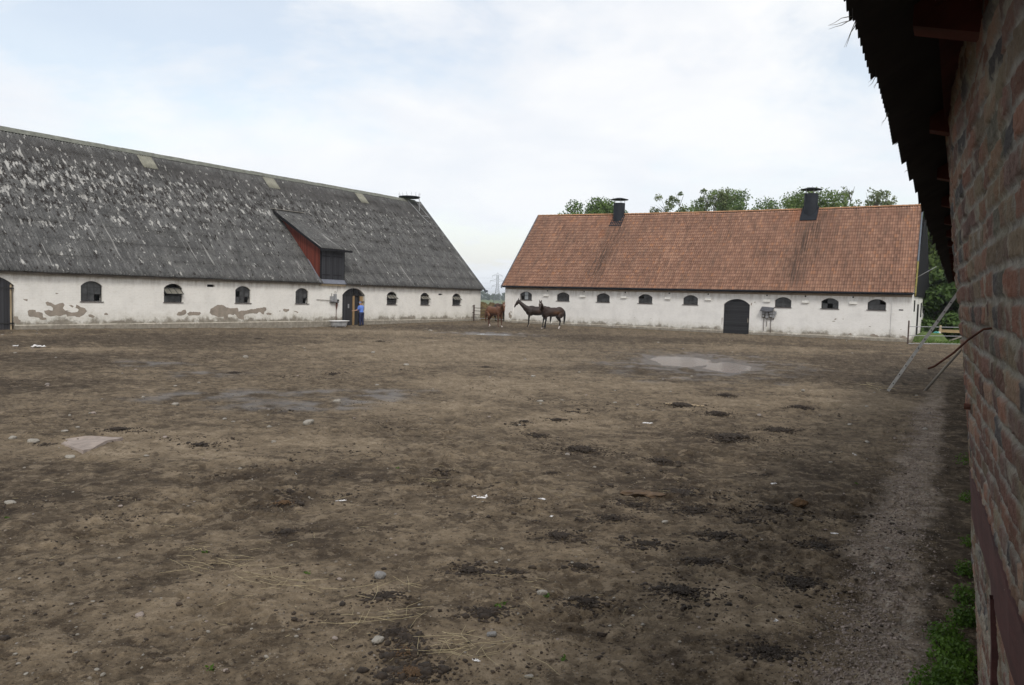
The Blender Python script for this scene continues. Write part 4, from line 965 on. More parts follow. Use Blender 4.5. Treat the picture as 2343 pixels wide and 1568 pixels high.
# switchgear under its little roof
sg = empty('switchgear', (AX(15.72), -.03, 1.24)); sg.parent = barnR
mb = MB(); mb.box(-.48, .42, -.04, .02, .0, .55); mb.build('back_board', MAT['greyplank'], sg)
mb = MB()
for x0_, x1_, z0_, z1_ in ((-.44, -.24, .28, .48), (-.18, .0, .22, .46), (.06, .30, .28, .48), (.33, .56, .27, .50), (-.40, -.28, .06, .22), (-.18, .02, .0, .18), (.12, .26, .08, .24), (.30, .46, .02, .24)):
    mb.box(x0_, x1_, -.16, -.04, z0_, z1_)
mb.build('box', MAT['greybox'], sg)
mb = MB(); mb.add([(-.55, -.30, .50), (-.02, -.36, .44), (.38, -.30, .52), (.38, .02, .72), (-.50, .02, .78), (-.55, -.30, .54), (-.02, -.36, .48), (.38, -.30, .56), (.38, .02, .76), (-.50, .02, .82)],
                  [(5, 6, 7, 8, 9), (4, 3, 2, 1, 0), (0, 1, 6, 5), (1, 2, 7, 6), (2, 3, 8, 7), (4, 0, 5, 9)]); mb.build('canopy', MAT['darkcap'], sg)
mb = MB()
mb.tube([(.40, -.05, .02), (.38, -.05, -.10), (.0, -.05, -.10)], .016, 6)
for x_, zb in ((-.32, -.95), (-.10, -.62), (.18, -1.05)): mb.tube([(x_, -.04, .0), (x_, -.04, zb)], .020, 6)
mb.build('conduit', MAT['rustbar'], sg)
# scuffs and knocked plaster on this wall
for i, (vv_, z_, w_, h_) in enumerate([(17.0, 2.2, .16, .22), (16.75, 2.35, .12, .12), (11.2, 1.33, .22, .13), (11.3, 1.18, .22, .10), (10.7, 1.36, .12, .08), (9.0, .92, .2, .07), (7.1, .80, .1, .05), (17.2, 1.0, .07, .6), (19.12, .9, .06, 1.0),
                                       (38.05, .62, .42, .8), (37.95, .95, .18, .2), (8.7, .33, .7, .28), (6.9, .3, .5, .3), (10.2, .35, .25, .25), (24.8, .85, .1, .08), (26.2, .9, .09, .07), (26.6, 1.15, .05, .05)]):
    rnd = random.Random(i); N = 26; pl_ = []; a1_, a2_, a3_ = rnd.uniform(0, 6), rnd.uniform(0, 6), rnd.uniform(0, 6)
    for k_ in range(N): t = 2*math.pi*k_/N; q_ = .66+.18*math.sin(2*t+a1_)+.12*math.sin(3*t+a2_)+.10*math.sin(5*t+a3_); pl_.append((AX(vv_)+w_/2*q_*math.cos(t), z_+h_/2*q_*math.sin(t)))
    mm = MB(); yy_ = -.056 if (vv_ > 37.75 or vv_ < 7.72) else -.005
    mm.prism(jag(pl_, .01, .05, i), yy_, yy_+.01, back=False); mm.build('bare_patch', MAT['bare'], barnR)

# ================================================================ NEAR BRICK BARN on the right; local x = along the wall, y = towards the yard
barnB = empty('brick_barn', (0, 0, 0), math.atan2(D[1], D[0]), label='old brick barn close at the right, its dark corrugated eaves hanging over the wall', cat='barn')
zt_ = np.array([-.6, 0, .41, .88, 1.37, 1.70, 2.12, 2.28, 2.40, 2.60, 2.71, 3.1, 3.5]); lt_ = np.array([.245, .225, .198, .148, .112, .077, .033, .011, -.008, -.031, -.046, -.085, -.11])-.012
sg_ = np.array([-6., 0., 1., 1.95, 2.8, 3.6, 4.2, 4.7, 5.2, 6., 7., 9., 12., 30.]); gg_ = np.array([.34, .21, .155, .112, .074, .040, .016, .010, .022, .075, .15, .24, .30, .34])
def wall_lat(S_, Z_):
    g = np.interp(S_, sg_, gg_); ln = np.interp(Z_, zt_, lt_); k_ = np.where(ln > 0, .82+.18*sst(S_, 1.2, 4.2), .30+.70*sst(S_, 1.2, 4.2))
    return g+ln*k_+.010*fbm(S_, Z_, 1.6, 3, 201)
def bricks(S_, Z_):
    """courses and joints of a hand-laid wall: height field and colour"""
    Zw = Z_+.012*fbm(S_, Z_, 1.1, 3, 211)+.005*fbm(S_, Z_, 7, 2, 212)
    ph = .081; row = np.floor(Zw/ph).astype(int); fz_ = Zw/ph-row
    rj = (_h(row, row*0, 7) % 1000)/1000.0; head = (_h(row, row*0, 9) % 3) == 0
    bl = np.where(head, .137, .262); Sw = S_+.012*fbm(S_, Z_, 5, 2, 214)+rj*.26
    cx_ = np.floor(Sw/bl).astype(int); fx = Sw/bl-cx_
    idn = (_h(cx_, row, 33) % 10000)/10000.0; id2 = (_h(cx_, row, 77) % 10000)/10000.0
    mz = .24+.09*fbm(S_, Z_, 9, 2, 221); mx_ = (.016+.006*fbm(S_, Z_, 9, 2, 222))/bl
    ez_ = np.minimum(fz_, 1-fz_)*2; ex = np.minimum(fx, 1-fx)*2
    b_ = sst(ez_, mz*.75, mz*1.35)*sst(ex, mx_*1.0, mx_*2.6)
    worn = sst(fbm(S_, Z_, 12, 4, 231), -.1, .5)
    hgt = b_*(.003+.006*id2+.005*worn*fbm(S_, Z_, 40, 2, 232))+.0035*fbm(S_, Z_, 22, 3, 233)
    loss = sst(fbm(S_, Z_, 3.3, 3, 235), .30, .55); hgt = hgt-(1-b_)*loss*.010
    pal = np.array([(.25, .105, .062), (.30, .135, .080), (.215, .10, .070), (.32, .185, .115), (.085, .078, .080), (.19, .11, .088), (.285, .125, .072), (.15, .078, .062), (.25, .18, .11)])
    ci = np.clip((idn*len(pal)).astype(int), 0, len(pal)-1); pal = pal*.80+pal.mean(1, keepdims=True)*.20; bc = pal[ci]*(.54+.34*id2)[..., None]
    mort = np.array((.235, .222, .195))*(.82+.35*(fbm(S_, Z_, 15, 3, 241)+.3))[..., None]
    c = mort*(1-b_[..., None])+bc*b_[..., None]
    # smears of old limewash, more of them below the plank
    sm = sst(fbm(S_, Z_*1.5, 6, 4, 251)+.45*sst(Z_, 1.5, 1.2), .30, .75)*.7; c = c*(1-sm[..., None])+np.array((.27, .255, .205))*sm[..., None]
    gm = sst(fbm(S_, Z_, 2.0, 3, 261), .1, .6)*.35; c = c*(1-gm[..., None])+np.array((.16, .15, .085))*gm[..., None]
    return hgt, np.clip(c, .01, .8)
sv_ = np.concatenate([np.arange(-4, 1.2, .12), np.arange(1.2, 2.4, .008), np.arange(2.4, 5.4, .011), np.arange(5.4, 8, .05), np.arange(8, 30, .25)])
zv_ = np.concatenate([np.arange(-.6, .25, .05), np.arange(.25, 3.42, .0085)])
S_, Z_ = np.meshgrid(sv_, zv_); hb, cb = bricks(S_, Z_); lt2 = wall_lat(S_, Z_)
grid_mesh('wall', S_, -lt2+hb, Z_, MAT['brick'], barnB, True, colr=cb, flip=True)
mb = MB(); mb.add([(29.9, -.5, -.6), (29.9, -9, -.6), (29.9, -9, 3.4), (29.9, -4.7, 6.4), (29.9, -.5, 3.4)], [(0, 4, 3, 2, 1)])
mb.add([(-4, -9, -.6), (29.9, -9, -.6), (29.9, -9, 3.4), (-4, -9, 3.4), (-4, -.4, -.6), (-4, -.4, 3.4)], [(0, 1, 2, 3), (0, 3, 5, 4)]); mb.build('wall', MAT['redwood'], barnB)
# plank let into the brickwork
def wy(s_, z_): return -float(wall_lat(np.array([s_]), np.array([z_]))[0])
mb = MB(); ps = np.linspace(.2, 4.25, 28)
vs = []
for s_ in ps:
    zt = 1.50-.006*math.sin(s_*3); zb = 1.285+.010*math.sin(s_*2.2+1)
    yt, yb = wy(s_, zt)+.012, wy(s_, zb)+.012
    vs += [(s_, yb-.05, zb), (s_, yb, zb), (s_, yt, zt), (s_, yt-.05, zt)]
fs = [(0, 1, 2, 3)]+[(i*4+j, i*4+(j+1) % 4, (i+1)*4+(j+1) % 4, (i+1)*4+j) for i in range(len(ps)-1) for j in range(4)]
fs.append(tuple((len(ps)-1)*4+j for j in (3, 2, 1, 0))); mb.add(vs, fs); mb.build('plank', MAT['redboard'], barnB)
mb = MB()
for i in range(8):
    z0, z1 = .0+i*.165, .0+(i+1)*.165; mb.add([(s_, wy(s_, z_)+dy_, z_) for z_ in (z0, z1) for s_ in (2.92, 2.96) for dy_ in (-.02, .022)], [(1, 3, 7, 5), (0, 1, 5, 4), (2, 6, 7, 3)])
mb.build('batten', MAT['redboard'], barnB)
# corrugated metal eaves: separate sheets, each skewed a little
sheets = MB(); W_ = .645; rnd = random.Random(4); SL = 1.0
s0 = 3.09-W_*7
for i in range(48):
    a = s0+i*W_
    if a > 29: break
    N = 34 if i < 22 else 18; pit = W_/ (N/4) if i < 22 else W_/4.5
    j0 = rnd.uniform(-.008, .008); sk = .019+rnd.uniform(-.008, .008); dzj = rnd.uniform(-.002, .002)
    rowA = []; rowB = []; big = rnd.random() < .12
    for k_ in range(N+1):
        t = k_/N; s_ = a+(W_+.05)*t-.02; wv = .017*math.cos(2*math.pi*t*(N/4 if i < 22 else 4.5))
        ye = .298+j0+sk*t; rowA.append((s_, ye, 3.085+wv+dzj+.004*(i % 2))); rowB.append((s_, ye-3.6, 3.085+3.6*SL*.62+wv+.004*(i % 2)))
    sheets.add(rowA+rowB, [(k_, k_+1, N+1+k_+1, N+1+k_) for k_ in range(N)])
shee = sheets.build('eave_sheets', MAT['roofmetal'], barnB); mo = shee.modifiers.new('thickness', 'SOLIDIFY'); mo.thickness = .003; mo.offset = 1
mb = MB(); mb.add([(-5, -3.2, 5.2), (31, -3.2, 5.2), (31, -5, 6.4), (-5, -5, 6.4), (-5, -10, 3.2), (31, -10, 3.2)], [(0, 1, 2, 3), (3, 2, 5, 4)]); mb.build('roof', MAT['roofmetal'], barnB)
# red soffit boards and rafter feet
mb = MB(); mb.add([(-4, .10, 3.16), (29.8, .10, 3.16), (29.8, -1.2, 3.97), (-4, -1.2, 3.97), (-4, .10, 3.135), (29.8, .10, 3.135), (29.8, -1.2, 3.945), (-4, -1.2, 3.945)], [(0, 3, 2, 1), (4, 5, 6, 7), (0, 1, 5, 4)])
mb.build('soffit', MAT['reddark'], barnB)
for i in range(18):
    s_ = 1.15+i*1.55; mb = MB()
    pr = [(.16, 3.09), (.16, 3.15), (-.9, 3.80), (-.9, 3.55), (-.12, 3.02)]
    mb.add([(s_-.05, y_, z_) for y_, z_ in pr]+[(s_+.05, y_, z_) for y_, z_ in pr], [(4, 3, 2, 1, 0), (5, 6, 7, 8, 9), (0, 1, 6, 5), (1, 2, 7, 6), (3, 4, 9, 8), (4, 0, 5, 9)]); mb.build('rafter', MAT['reddark'], barnB)
mb = MB(); mb.box(-4, 29.5, -.30, -.02, 3.06, 3.22); mb.build('wall_plate', MAT['reddark'], barnB)
# straw wisps left by birds under the sheets
mb = MB()
for s_, dy_, L_, dz_ in ((2.47, .05, .16, -.03), (2.50, .02, .12, -.10), (3.13, .04, .10, -.04), (3.75, .03, .12, -.07), (4.4, .03, .10, -.02), (3.2, -.1, .05, -.03), (5.3, .02, .10, -.03)):
    rnd = random.Random(int(s_*100))
    sc3 = .55 if s_ == 2.47 else .28
    for q_ in range(3 if s_ == 2.47 else 2):
        p0 = Vector((s_+rnd.uniform(-.02, .02), .30, 3.08)); pts = [p0]
        for k_ in range(4): p0 = p0+Vector((rnd.uniform(-.008, .008), L_*sc3/5, dz_/6+rnd.uniform(-.006, .006))); pts.append(p0)
        mb.tube(pts, [.0010, .0014, .0010, .0007, .0004], 4)
mb.build('hanging_straw', MAT['greyplank'], barnB)
# cobwebbed hook / bent iron rod
def BW(s_, y_, z_): return (D[0]*s_-LR[0]*y_, D[1]*s_-LR[1]*y_, z_)
ir = MB(); y0 = wy(2.56, 2.205)
ir.tube([(2.56, y0-.03, 2.205), (2.555, y0+.02, 2.195), (2.54, y0+.055, 2.165), (2.53, y0+.09, 2.125), (2.52, y0+.135, 2.085), (2.515, y0+.150, 2.078)], [.0036, .0034, .0032, .003, .003, .0026], 8); ir.build('iron_hook', MAT['rust'], barnB)
ir = MB(); y0 = wy(3.9, 1.83); ir.tube([(3.9, y0-.02, 1.83), (3.9, y0+.030, 1.83)], [.012, .014], 8); ir.build('iron_stub', MAT['rust'], barnB)

# ladder and pole leaning on the far part of that wall
fx, fy = gp(2032, 893); fz = hz1(fx, fy); fs_ = fx*D[0]+fy*D[1]; fl = -(fx*LR[0]+fy*LR[1])
lad = empty('ladder', (fx, fy, fz), math.atan2(D[1], D[0]), label='long aluminium ladder leaning against the eaves of the brick barn', cat='ladder')
dirv = Vector((.05, -(fl+.18), 3.02)); Ll = dirv.length+.5; dirv.normalize()
for dx_ in (-.19, .19):
    mb = MB(); mb.bar((dx_, 0, 0), tuple(Vector((dx_, 0, 0))+dirv*Ll), .028, .075, up=(0, 1, .6)); mb.build('rail', MAT['alu'], lad)
k_ = 0
while .25+k_*.28 < Ll:
    p_ = dirv*(.25+k_*.28); mb = MB(); mb.tube([(-.21, p_.y, p_.z), (.21, p_.y, p_.z)], .017, 6)
    mb.build('rung', MAT['frame'], lad); k_ += 1
px_, py_ = gp(2112, 893); pz_ = hz1(px_, py_); pl0 = -(px_*LR[0]+py_*LR[1])
mb = MB(); mb.tube([(0, 0, -.05), (.05, -.45, .62), (.12, -(pl0+.30), 1.40)], [.036, .034, .030], 8)
po = mb.build('wooden_pole', MAT['greyplank'], None, True, (px_, py_, pz_), (0, 0, math.atan2(D[1], D[0]))); setp(po, 'grey round pole propped against the brick barn behind the ladder', 'pole')

# ================================================================ GATES, FENCES, HEAP
def place_uv(name, a, b, **k):
    x, y = uv(a, b); return empty(name, (x, y, hz1(x, y)), k.pop('rz', 0), **k)
g1 = place_uv('field_gate', 56.2, 41.42, rz=ROTR, label='rusty four bar metal gate at the corner of the grey roofed barn', cat='gate')
mb = MB(); mb.tube([(0, 0, -.3), (0, 0, 1.42)], .06, 8); mb.build('gate_post', MAT['rustbar'], g1)
for z_ in (.22, .52, .86, 1.12): mb = MB(); mb.tube([(0, 0, z_+.02), (2.95, .35, z_-.02)], .026, 6); mb.build('bar', MAT['rustbar'] if z_ > .3 else MAT['galv'], g1)
mb = MB(); mb.box(-.16, 0, -.03, .03, 1.28, 1.34); mb.box(-.16, 0, -.03, .03, .70, .76); mb.build('latch', MAT['rustbar'], g1)
gx, gy = gp(2076, 787); gz_ = hz1(gx, gy)
ex_, ey_ = uv(56.2, -1.5); an = math.atan2(ey_-gy, ex_-gx); Lg = math.hypot(ex_-gx, ey_-gy)
ex_, ey_ = 31.5, 50.2; an = math.atan2(ey_-gy, ex_-gx); Lg = math.hypot(ex_-gx, ey_-gy)
g2 = empty('metal_gate', (gx, gy, gz_), an, label='thin railed metal gate from the corner of the tiled barn towards the ladder', cat='gate')
mb = MB(); mb.tube([(0, 0, -.3), (0, 0, 1.45)], .045, 8); mb.build('gate_post', MAT['rustbar'], g2)
for z_, r_2 in ((.02, .030), (.52, .022), (1.08, .024)): mb = MB(); mb.tube([(0, 0, z_), (Lg, 0, z_+.02)], r_2, 6); mb.build('bar', MAT['galv'], g2)
# paddock fence behind it
fx0, fy0 = uv(60.2, 5.2); fx1, fy1 = 34.5, 51.0; an = math.atan2(fy1-fy0, fx1-fx0); Lf = math.hypot(fx1-fx0, fy1-fy0)
pf2 = empty('paddock_fence', (fx0, fy0, hz1(fx0, fy0)), an, label='weathered plank paddock fence with a yellowish top rail on the grass', cat='fence')
mb = MB(); mb.box(0, Lf, -.03, .02, .62, .82); o_ = mb.build('top_rail', MAT['plank'], pf2)
mb = MB(); mb.bar((1.6, .0, .18), (Lf, .02, .10), .03, .12, (0, 0, 1)); o_ = mb.build('rail', MAT['greyplank'], pf2)
for x_ in (.1, 2.15, 4.4, 6.6): mb = MB(); mb.box(x_-.06, x_+.06, -.09, .03, -.2, .95 if x_ > .5 else 1.1); mb.build('post', MAT['palewood'], pf2)
mb = MB(); mb.bar((2.1, .03, .70), (.6, .05, .02), .03, .10); mb.build('brace', MAT['greyplank'], pf2)

def mound(name, cx_, cy_, rx, ry, hgt, rz, mat, seed, n=60, **k):
    """an irregular heap: height field that dies out into the ground"""
    t = np.linspace(-1, 1, n); X, Y = np.meshgrid(t, t); r = np.hypot(X, Y); c_, s_ = math.cos(rz), math.sin(rz)
    wx = cx_+(X*rx*c_-Y*ry*s_); wy_ = cy_+(X*rx*s_+Y*ry*c_)
    hh = hgt*(1-sst(r, .45, .98+0*X))*(1+.35*fbm(wx, wy_, .8, 4, seed))+.10*hgt*fbm(wx, wy_, 4, 3, seed+3)*(1-sst(r, .7, 1))
    Z = H(wx, wy_)+hh-.05*sst(r, .9, 1.0)
    o = grid_mesh(name, wx-cx_, wy_-cy_, Z-hz1(cx_, cy_), mat, None, True, keep=((r[:-1, :-1] < 1)), flip=False); o.location = (cx_, cy_, hz1(cx_, cy_)); return setp(o, **k)
a, b = uv(61.6, 42.6); mound('straw_heap', a, b, 5.0, 2.6, 1.35, 0, MAT['strawheap'], 301, label='brown heap of old straw and manure behind the rusty gate', cat='heap')
a, b = uv(59.2, 5.6); mound('grassy_mound', a, b, 1.3, .9, .55, ROTR, plain('mound_grass', (.085, .125, .035), .95, .4, 4, bump=1.), 311, n=40, label='small grassy mound at the corner of the tiled barn', cat='mound')
a, b = uv(59.6, 5.0); mb = MB(); V, F = ICO2
def crumple(V, sx, sy, sz, seed, amp=.45):
    rs = np.random.RandomState(seed); d = 1+amp*(rs.rand(len(V))-.5)*2; return V*d[:, None]*np.array((sx, sy, sz))
mb.add(crumple(V, .16, .10, .07, 3), F); o_ = mb.build('plastic_bag', MAT['teal'], None, False, (a-.30, b, hz1(a, b)+.62)); setp(o_, 'teal and white plastic bag lying on the grassy mound', 'bag')
mb = MB(); mb.add(crumple(V, .10, .09, .07, 4)+np.array((.16, -.02, .0)), F); mb.build('bag_flap', MAT['paper'], o_)

# ================================================================ TREES
def leaf_cloud(centers, radii, counts, size, rs, flat=.75, surf=.55):
    """many small leaf-clump faces, spread through the volume of irregular lobes"""
    out_v = []; out_f = []; base = 0
    for c_, r, n in zip(centers, radii, counts):
        d = rs.normal(size=(n, 3)); d /= np.linalg.norm(d, axis=1)[:, None]
        rad_ = r*(surf+(1-surf)*rs.rand(n))*(1+.28*rs.normal(size=n)*.5); rad_ = np.where(rs.rand(n) < .3, r*rs.rand(n)**.6, rad_)
        P = c_+d*rad_[:, None]*np.array((1, 1, flat))
        a = rs.normal(size=(n, 3)); a /= np.linalg.norm(a, axis=1)[:, None]; nb_ = d+.7*rs.normal(size=(n, 3)); nb_[:, 2] += .5
        b = np.cross(a, nb_); b /= np.linalg.norm(b, axis=1)[:, None]+1e-9
        s = size*(.55+.9*rs.rand(n)); a = a*s[:, None]; b = b*(s*.62)[:, None]
        q_ = np.stack([P-a, P-b*.9+a*.1, P+a, P+b], 1).reshape(-1, 3)
        out_v.append(q_); i = np.arange(n)[:, None]*4+base; out_f.append(i+np.array([[0, 1, 2, 3]])); base += 4*n
    return np.concatenate(out_v), np.concatenate(out_f)
def quads_obj(name, V, F, mat, parent=None, loc=None):
    me = bpy.data.meshes.new(name); me.vertices.add(len(V)); me.vertices.foreach_set('co', V.astype(np.float32).ravel()); nq = len(F)
    me.loops.add(nq*4); me.loops.foreach_set('vertex_index', F.astype(np.int32).ravel()); me.polygons.add(nq)
    me.polygons.foreach_set('loop_start', (np.arange(nq)*4).astype(np.int32)); me.polygons.foreach_set('loop_total', np.full(nq, 4, np.int32))
    me.materials.append(mat); me.update(calc_edges=True); me.validate(); return link(name, me, parent, loc)
def tree(x, y, top, crown_r, seed, mat, leaf=.16, n=7000, sparse=0., base=.30, label='', group=None, lobes=26, name='tree', lean=0, squash=.8):
    rs = np.random.RandomState(seed); g = hz1(x, y); Ht = top-g
    e = empty(name, (x, y, g), 0, label=label, cat='tree', group=group)
    mb = MB(); tr_top = Ht*.72; pts = [(0, 0, -.3)]; P0 = np.array((0., 0, 0))
    for k_ in range(1, 6): pts.append((rs.normal()*.12*k_*.5+lean*k_/5, rs.normal()*.12*k_*.5, tr_top*k_/5))
    r0_ = .028*Ht; mb.tube(pts, [r0_*1.15, r0_*.9, r0_*.7, r0_*.5, r0_*.32, r0_*.15], 8)
    cen = []; rad__ = []
    for i in range(lobes):
        f = (i+.5)/lobes; hh = Ht*(base+(1-base)*rs.rand()**.8*.93); hr = math.sqrt(max(.06, 1-(((hh/Ht-base)/(1-base)-.40)/.64)**4))
        t = 2*math.pi*rs.rand(); q_ = crown_r*hr*(.35+.62*rs.rand()**.5); r = crown_r*(.22+.17*rs.rand())*(.80 if sparse > .3 else 1)
        cz = min(hh, Ht-r*squash*1.05)
        c_ = np.array((math.cos(t)*q_+lean, math.sin(t)*q_, cz)); cen.append(c_); rad__.append(r)
        k_ = max(1, min(4, int(cz/tr_top*5)-1)); p0 = np.array(pts[k_]); mid = (p0+c_)/2+np.array((0, 0, -.06*Ht*rs.rand()))+rs.normal(size=3)*.15
        mb.tube([p0, mid, c_], [r0_*.34, r0_*.2, r0_*.06], 5, False)
        for j in range(3 if sparse < .3 else 6):
            d = rs.normal(size=3); d /= np.linalg.norm(d); d[2] = abs(d[2])*.8; mb.tube([mid*.3+c_*.7, c_+d*r*.9], [r0_*.08, r0_*.02], 4, False)
    mb.build('trunk', MAT['bark'], e, True)
    rad__ = np.array(rad__); w_ = rad__**2/np.sum(rad__**2); cnt = np.maximum(20, (w_*n*(1-sparse)).astype(int))
    if sparse > .3:
        c2, r2, k2 = [], [], []
        for c_, r, k_ in zip(cen, rad__, cnt):
            for j in range(7): d = rs.normal(size=3); d /= np.linalg.norm(d); c2.append(c_+d*r*.75); r2.append(r*.36); k2.append(max(6, k_//7))
        cen, rad__, cnt = c2, r2, k2
    V, F = leaf_cloud(cen, rad__, cnt, leaf, rs, squash); quads_obj('crown', V, F, mat, e)
    return e
def at_px(px, dist, toppx):
    """ground spot at horizontal distance dist in the direction of column px, and the height that reaches row toppx there"""
    yh = 680.2+(px-CX)*.0268; d = f_+R_*(px-CX)/FPX-U_*(yh-CY)/FPX; d = d/math.hypot(d[0], d[1]); x, y = d[0]*dist, d[1]*dist
    dd = f_+R_*(px-CX)/FPX-U_*(toppx-CY)/FPX; return x, y, CAMH+dd[2]/math.hypot(dd[0], dd[1])*dist
GT = 'trees rising behind the tiled barn'
for px, dist, tp, cr, sd_, mt, lf, n, sp, lb in [
    (1350, 92, 455, 3.9, 1, 'leafB', .13, 20000, 0, 'leafy green tree top behind the ridge left of the first cowl'),
    (1590, 96, 422, 5.2, 2, 'leafC', .12, 17000, .35, 'tall airy tree with loose outline behind the middle of the tiled ridge'),
    (1635, 99, 430, 3.8, 12, 'leafA', .125, 15000, .05, 'upright leafy tree between the airy tree and the round tree behind the ridge'),
    (1692, 100, 444, 5.0, 3, 'leafB', .13, 22000, 0, 'rounded dense green tree right of the airy tree behind the tiled ridge'),
    (1775, 97, 473, 3.2, 13, 'leafC', .13, 4000, .35, 'low thin tree top just showing over the ridge left of the second cowl'),
    (1862, 92, 436, 4.6, 4, 'leafA', .13, 18000, .10, 'feathery green tree directly behind the second cowl'),
    (1960, 96, 428, 4.2, 5, 'leafC', .12, 7000, .55, 'thinly leaved tree with bare twigs right of the second cowl'),
    (2030, 99, 438, 3.4, 6, 'leafC', .12, 4500, .60, 'almost bare small tree near the right end of the tiled ridge')]:
    x, y, tz = at_px(px, dist, tp); tree(x, y, tz, cr, 100+sd_, MAT[mt], lf, n, sp, .42, lb, GT, lobes=44 if sp < .3 else 22)
GW = 'woodland trees beyond the paddock fence'
for px, dist, tz, cr, sd_, lb in [
    (2128, 74, 10.2, 3.6, 21, 'tall dark woodland tree beside the black gable'), (2165, 70, 9.5, 3.4, 22, 'mid green bushy tree in front of the woodland by the ladder top'),
    (2195, 78, 12.5, 4.2, 23, 'tallest dark woodland tree behind the brick barn eaves'), (2240, 72, 12.0, 4.4, 24, 'woodland tree mostly hidden by the brick barn wall'),
    (2150, 90, 12.0, 4.4, 25, 'far dark woodland tree between the gable and the eaves'), (2112, 95, 12.0, 3.6, 26, 'dark woodland tree partly behind the black gable'),
    (2215, 95, 14.0, 5.0, 27, 'back woodland tree above the bushy one'), (2180, 66, 5.2, 2.6, 28, 'low leafy shrub of the wood behind the plank fence'), (2130, 66, 4.2, 2.4, 29, 'low dark shrub under the black gable'),
    (2300, 84, 15.5, 5.0, 30, 'woodland tree hidden behind the brick wall')]:
    x, y, _ = at_px(px, dist, 600); tree(x, y, tz, cr, sd_, MAT['leafD' if sd_ != 22 else 'leafA'], .21, 8500, 0, .10, lb, GW, lobes=34)
# far wood, one mass, 900 m away
rs = np.random.RandomState(9); cen = []; rr2 = []; cnt = []
for i in range(150):
    px = 1120+(i-75)*5.2; x, y, _ = at_px(px, 880+rs.rand()*70, 600); g = hz1(x, y); tp = 7.6+3.0*fbm(np.array([i*.11]), np.array([3.3]), 1, 3, 5)[0]*2+rs.rand()*1.8
    for j in range(3): cen.append(np.array((x+rs.normal()*3, y, g+tp*(.25+.30*j)-(0.6 if j == 2 else 0)))); rr2.append(2.8-.35*j); cnt.append(60)
V, F = leaf_cloud(cen, rr2, cnt, .95, rs, .9); fo = quads_obj('distant_wood', V, F, MAT['leafE']); setp(fo, 'hazy green wood on the horizon seen through the gap between the barns', 'wood', kind='stuff')

# pylon and cables
x, y, tz = at_px(1137, 500, 624); g = hz1(x, y)
py = empty('electricity_pylon', (x, y, g), math.atan2(D[1], D[0])-math.pi/2+.5, label='steel lattice electricity pylon far away between the barns', cat='pylon')
Hp = tz-g; mb = MB(); wd = lambda z_: (2.6-2.0*min(1, z_/(Hp*.62))) if z_ < Hp*.62 else .60
zs = [0]
while zs[-1] < Hp*.9: zs.append(min(Hp*.92, zs[-1]+max(1.1, wd(zs[-1])*1.0)))
R__ = .085
for a, b in zip(zs[:-1], zs[1:]):
    wa, wb = wd(a)/1., wd(b)/1.
    cs = [(-1, -1), (1, -1), (1, 1), (-1, 1)]
    for i in range(4):
        p, q2 = cs[i], cs[(i+1) % 4]
        A_ = (p[0]*wa, p[1]*wa, a); B_ = (p[0]*wb, p[1]*wb, b); C_ = (q2[0]*wa, q2[1]*wa, a); D_ = (q2[0]*wb, q2[1]*wb, b)
        mb.tube([A_, B_], R__, 4); mb.tube([A_, D_], R__*.55, 4); mb.tube([C_, B_], R__*.55, 4); mb.tube([B_, D_], R__*.55, 4)
for c_ in ((-.6, -.6), (.6, -.6), (.6, .6), (-.6, .6)): mb.tube([(c_[0], c_[1], zs[-1]), (0, 0, Hp)], R__*.8, 4)
mb.build('lattice_mast', MAT['pylon'], py)
for z_, L_ in ((Hp*.90, 3.4), (Hp*.745, 4.8), (Hp*.59, 3.5)):
    mb = MB()
    for sg2 in (-1, 1):
        for y_ in (-.5, .5): mb.tube([(sg2*.6, y_, z_), (sg2*L_, 0, z_)], R__*.8, 4); mb.tube([(sg2*.6, y_, z_+1.3), (sg2*L_, 0, z_)], R__*.8, 4)
        mb.tube([(sg2*L_, 0, z_), (sg2*L_, 0, z_-1.5)], R__*.8, 4)
    mb.build('cross_arm', MAT['pylon'], py)
ca_ = Vector((math.cos(py.rotation_euler.z), math.sin(py.rotation_euler.z), 0)); fw = Vector((-ca_.y, ca_.x, 0))
for i, (z_, L_) in enumerate(((Hp*.90, -3.4), (Hp*.745, -4.8), (Hp*.59, -3.5), (Hp*.90, 3.4))):
    mb = MB(); p0 = Vector((x, y, g+z_-1.5))+ca_*L_; p1 = p0+Vector((-175, -140, 9)); pts = []
    for k_ in range(15): t = k_/14; pts.append(p0.lerp(p1, t)-Vector((0, 0, 14*t*(1-t))))
    mb.tube([p-pts[0] for p in pts], .022, 4); o_ = mb.build('power_line', MAT['wire'], None, True, pts[0]); setp(o_, 'thin overhead power line strung from the far pylon', 'power line', 'power lines from the pylon')

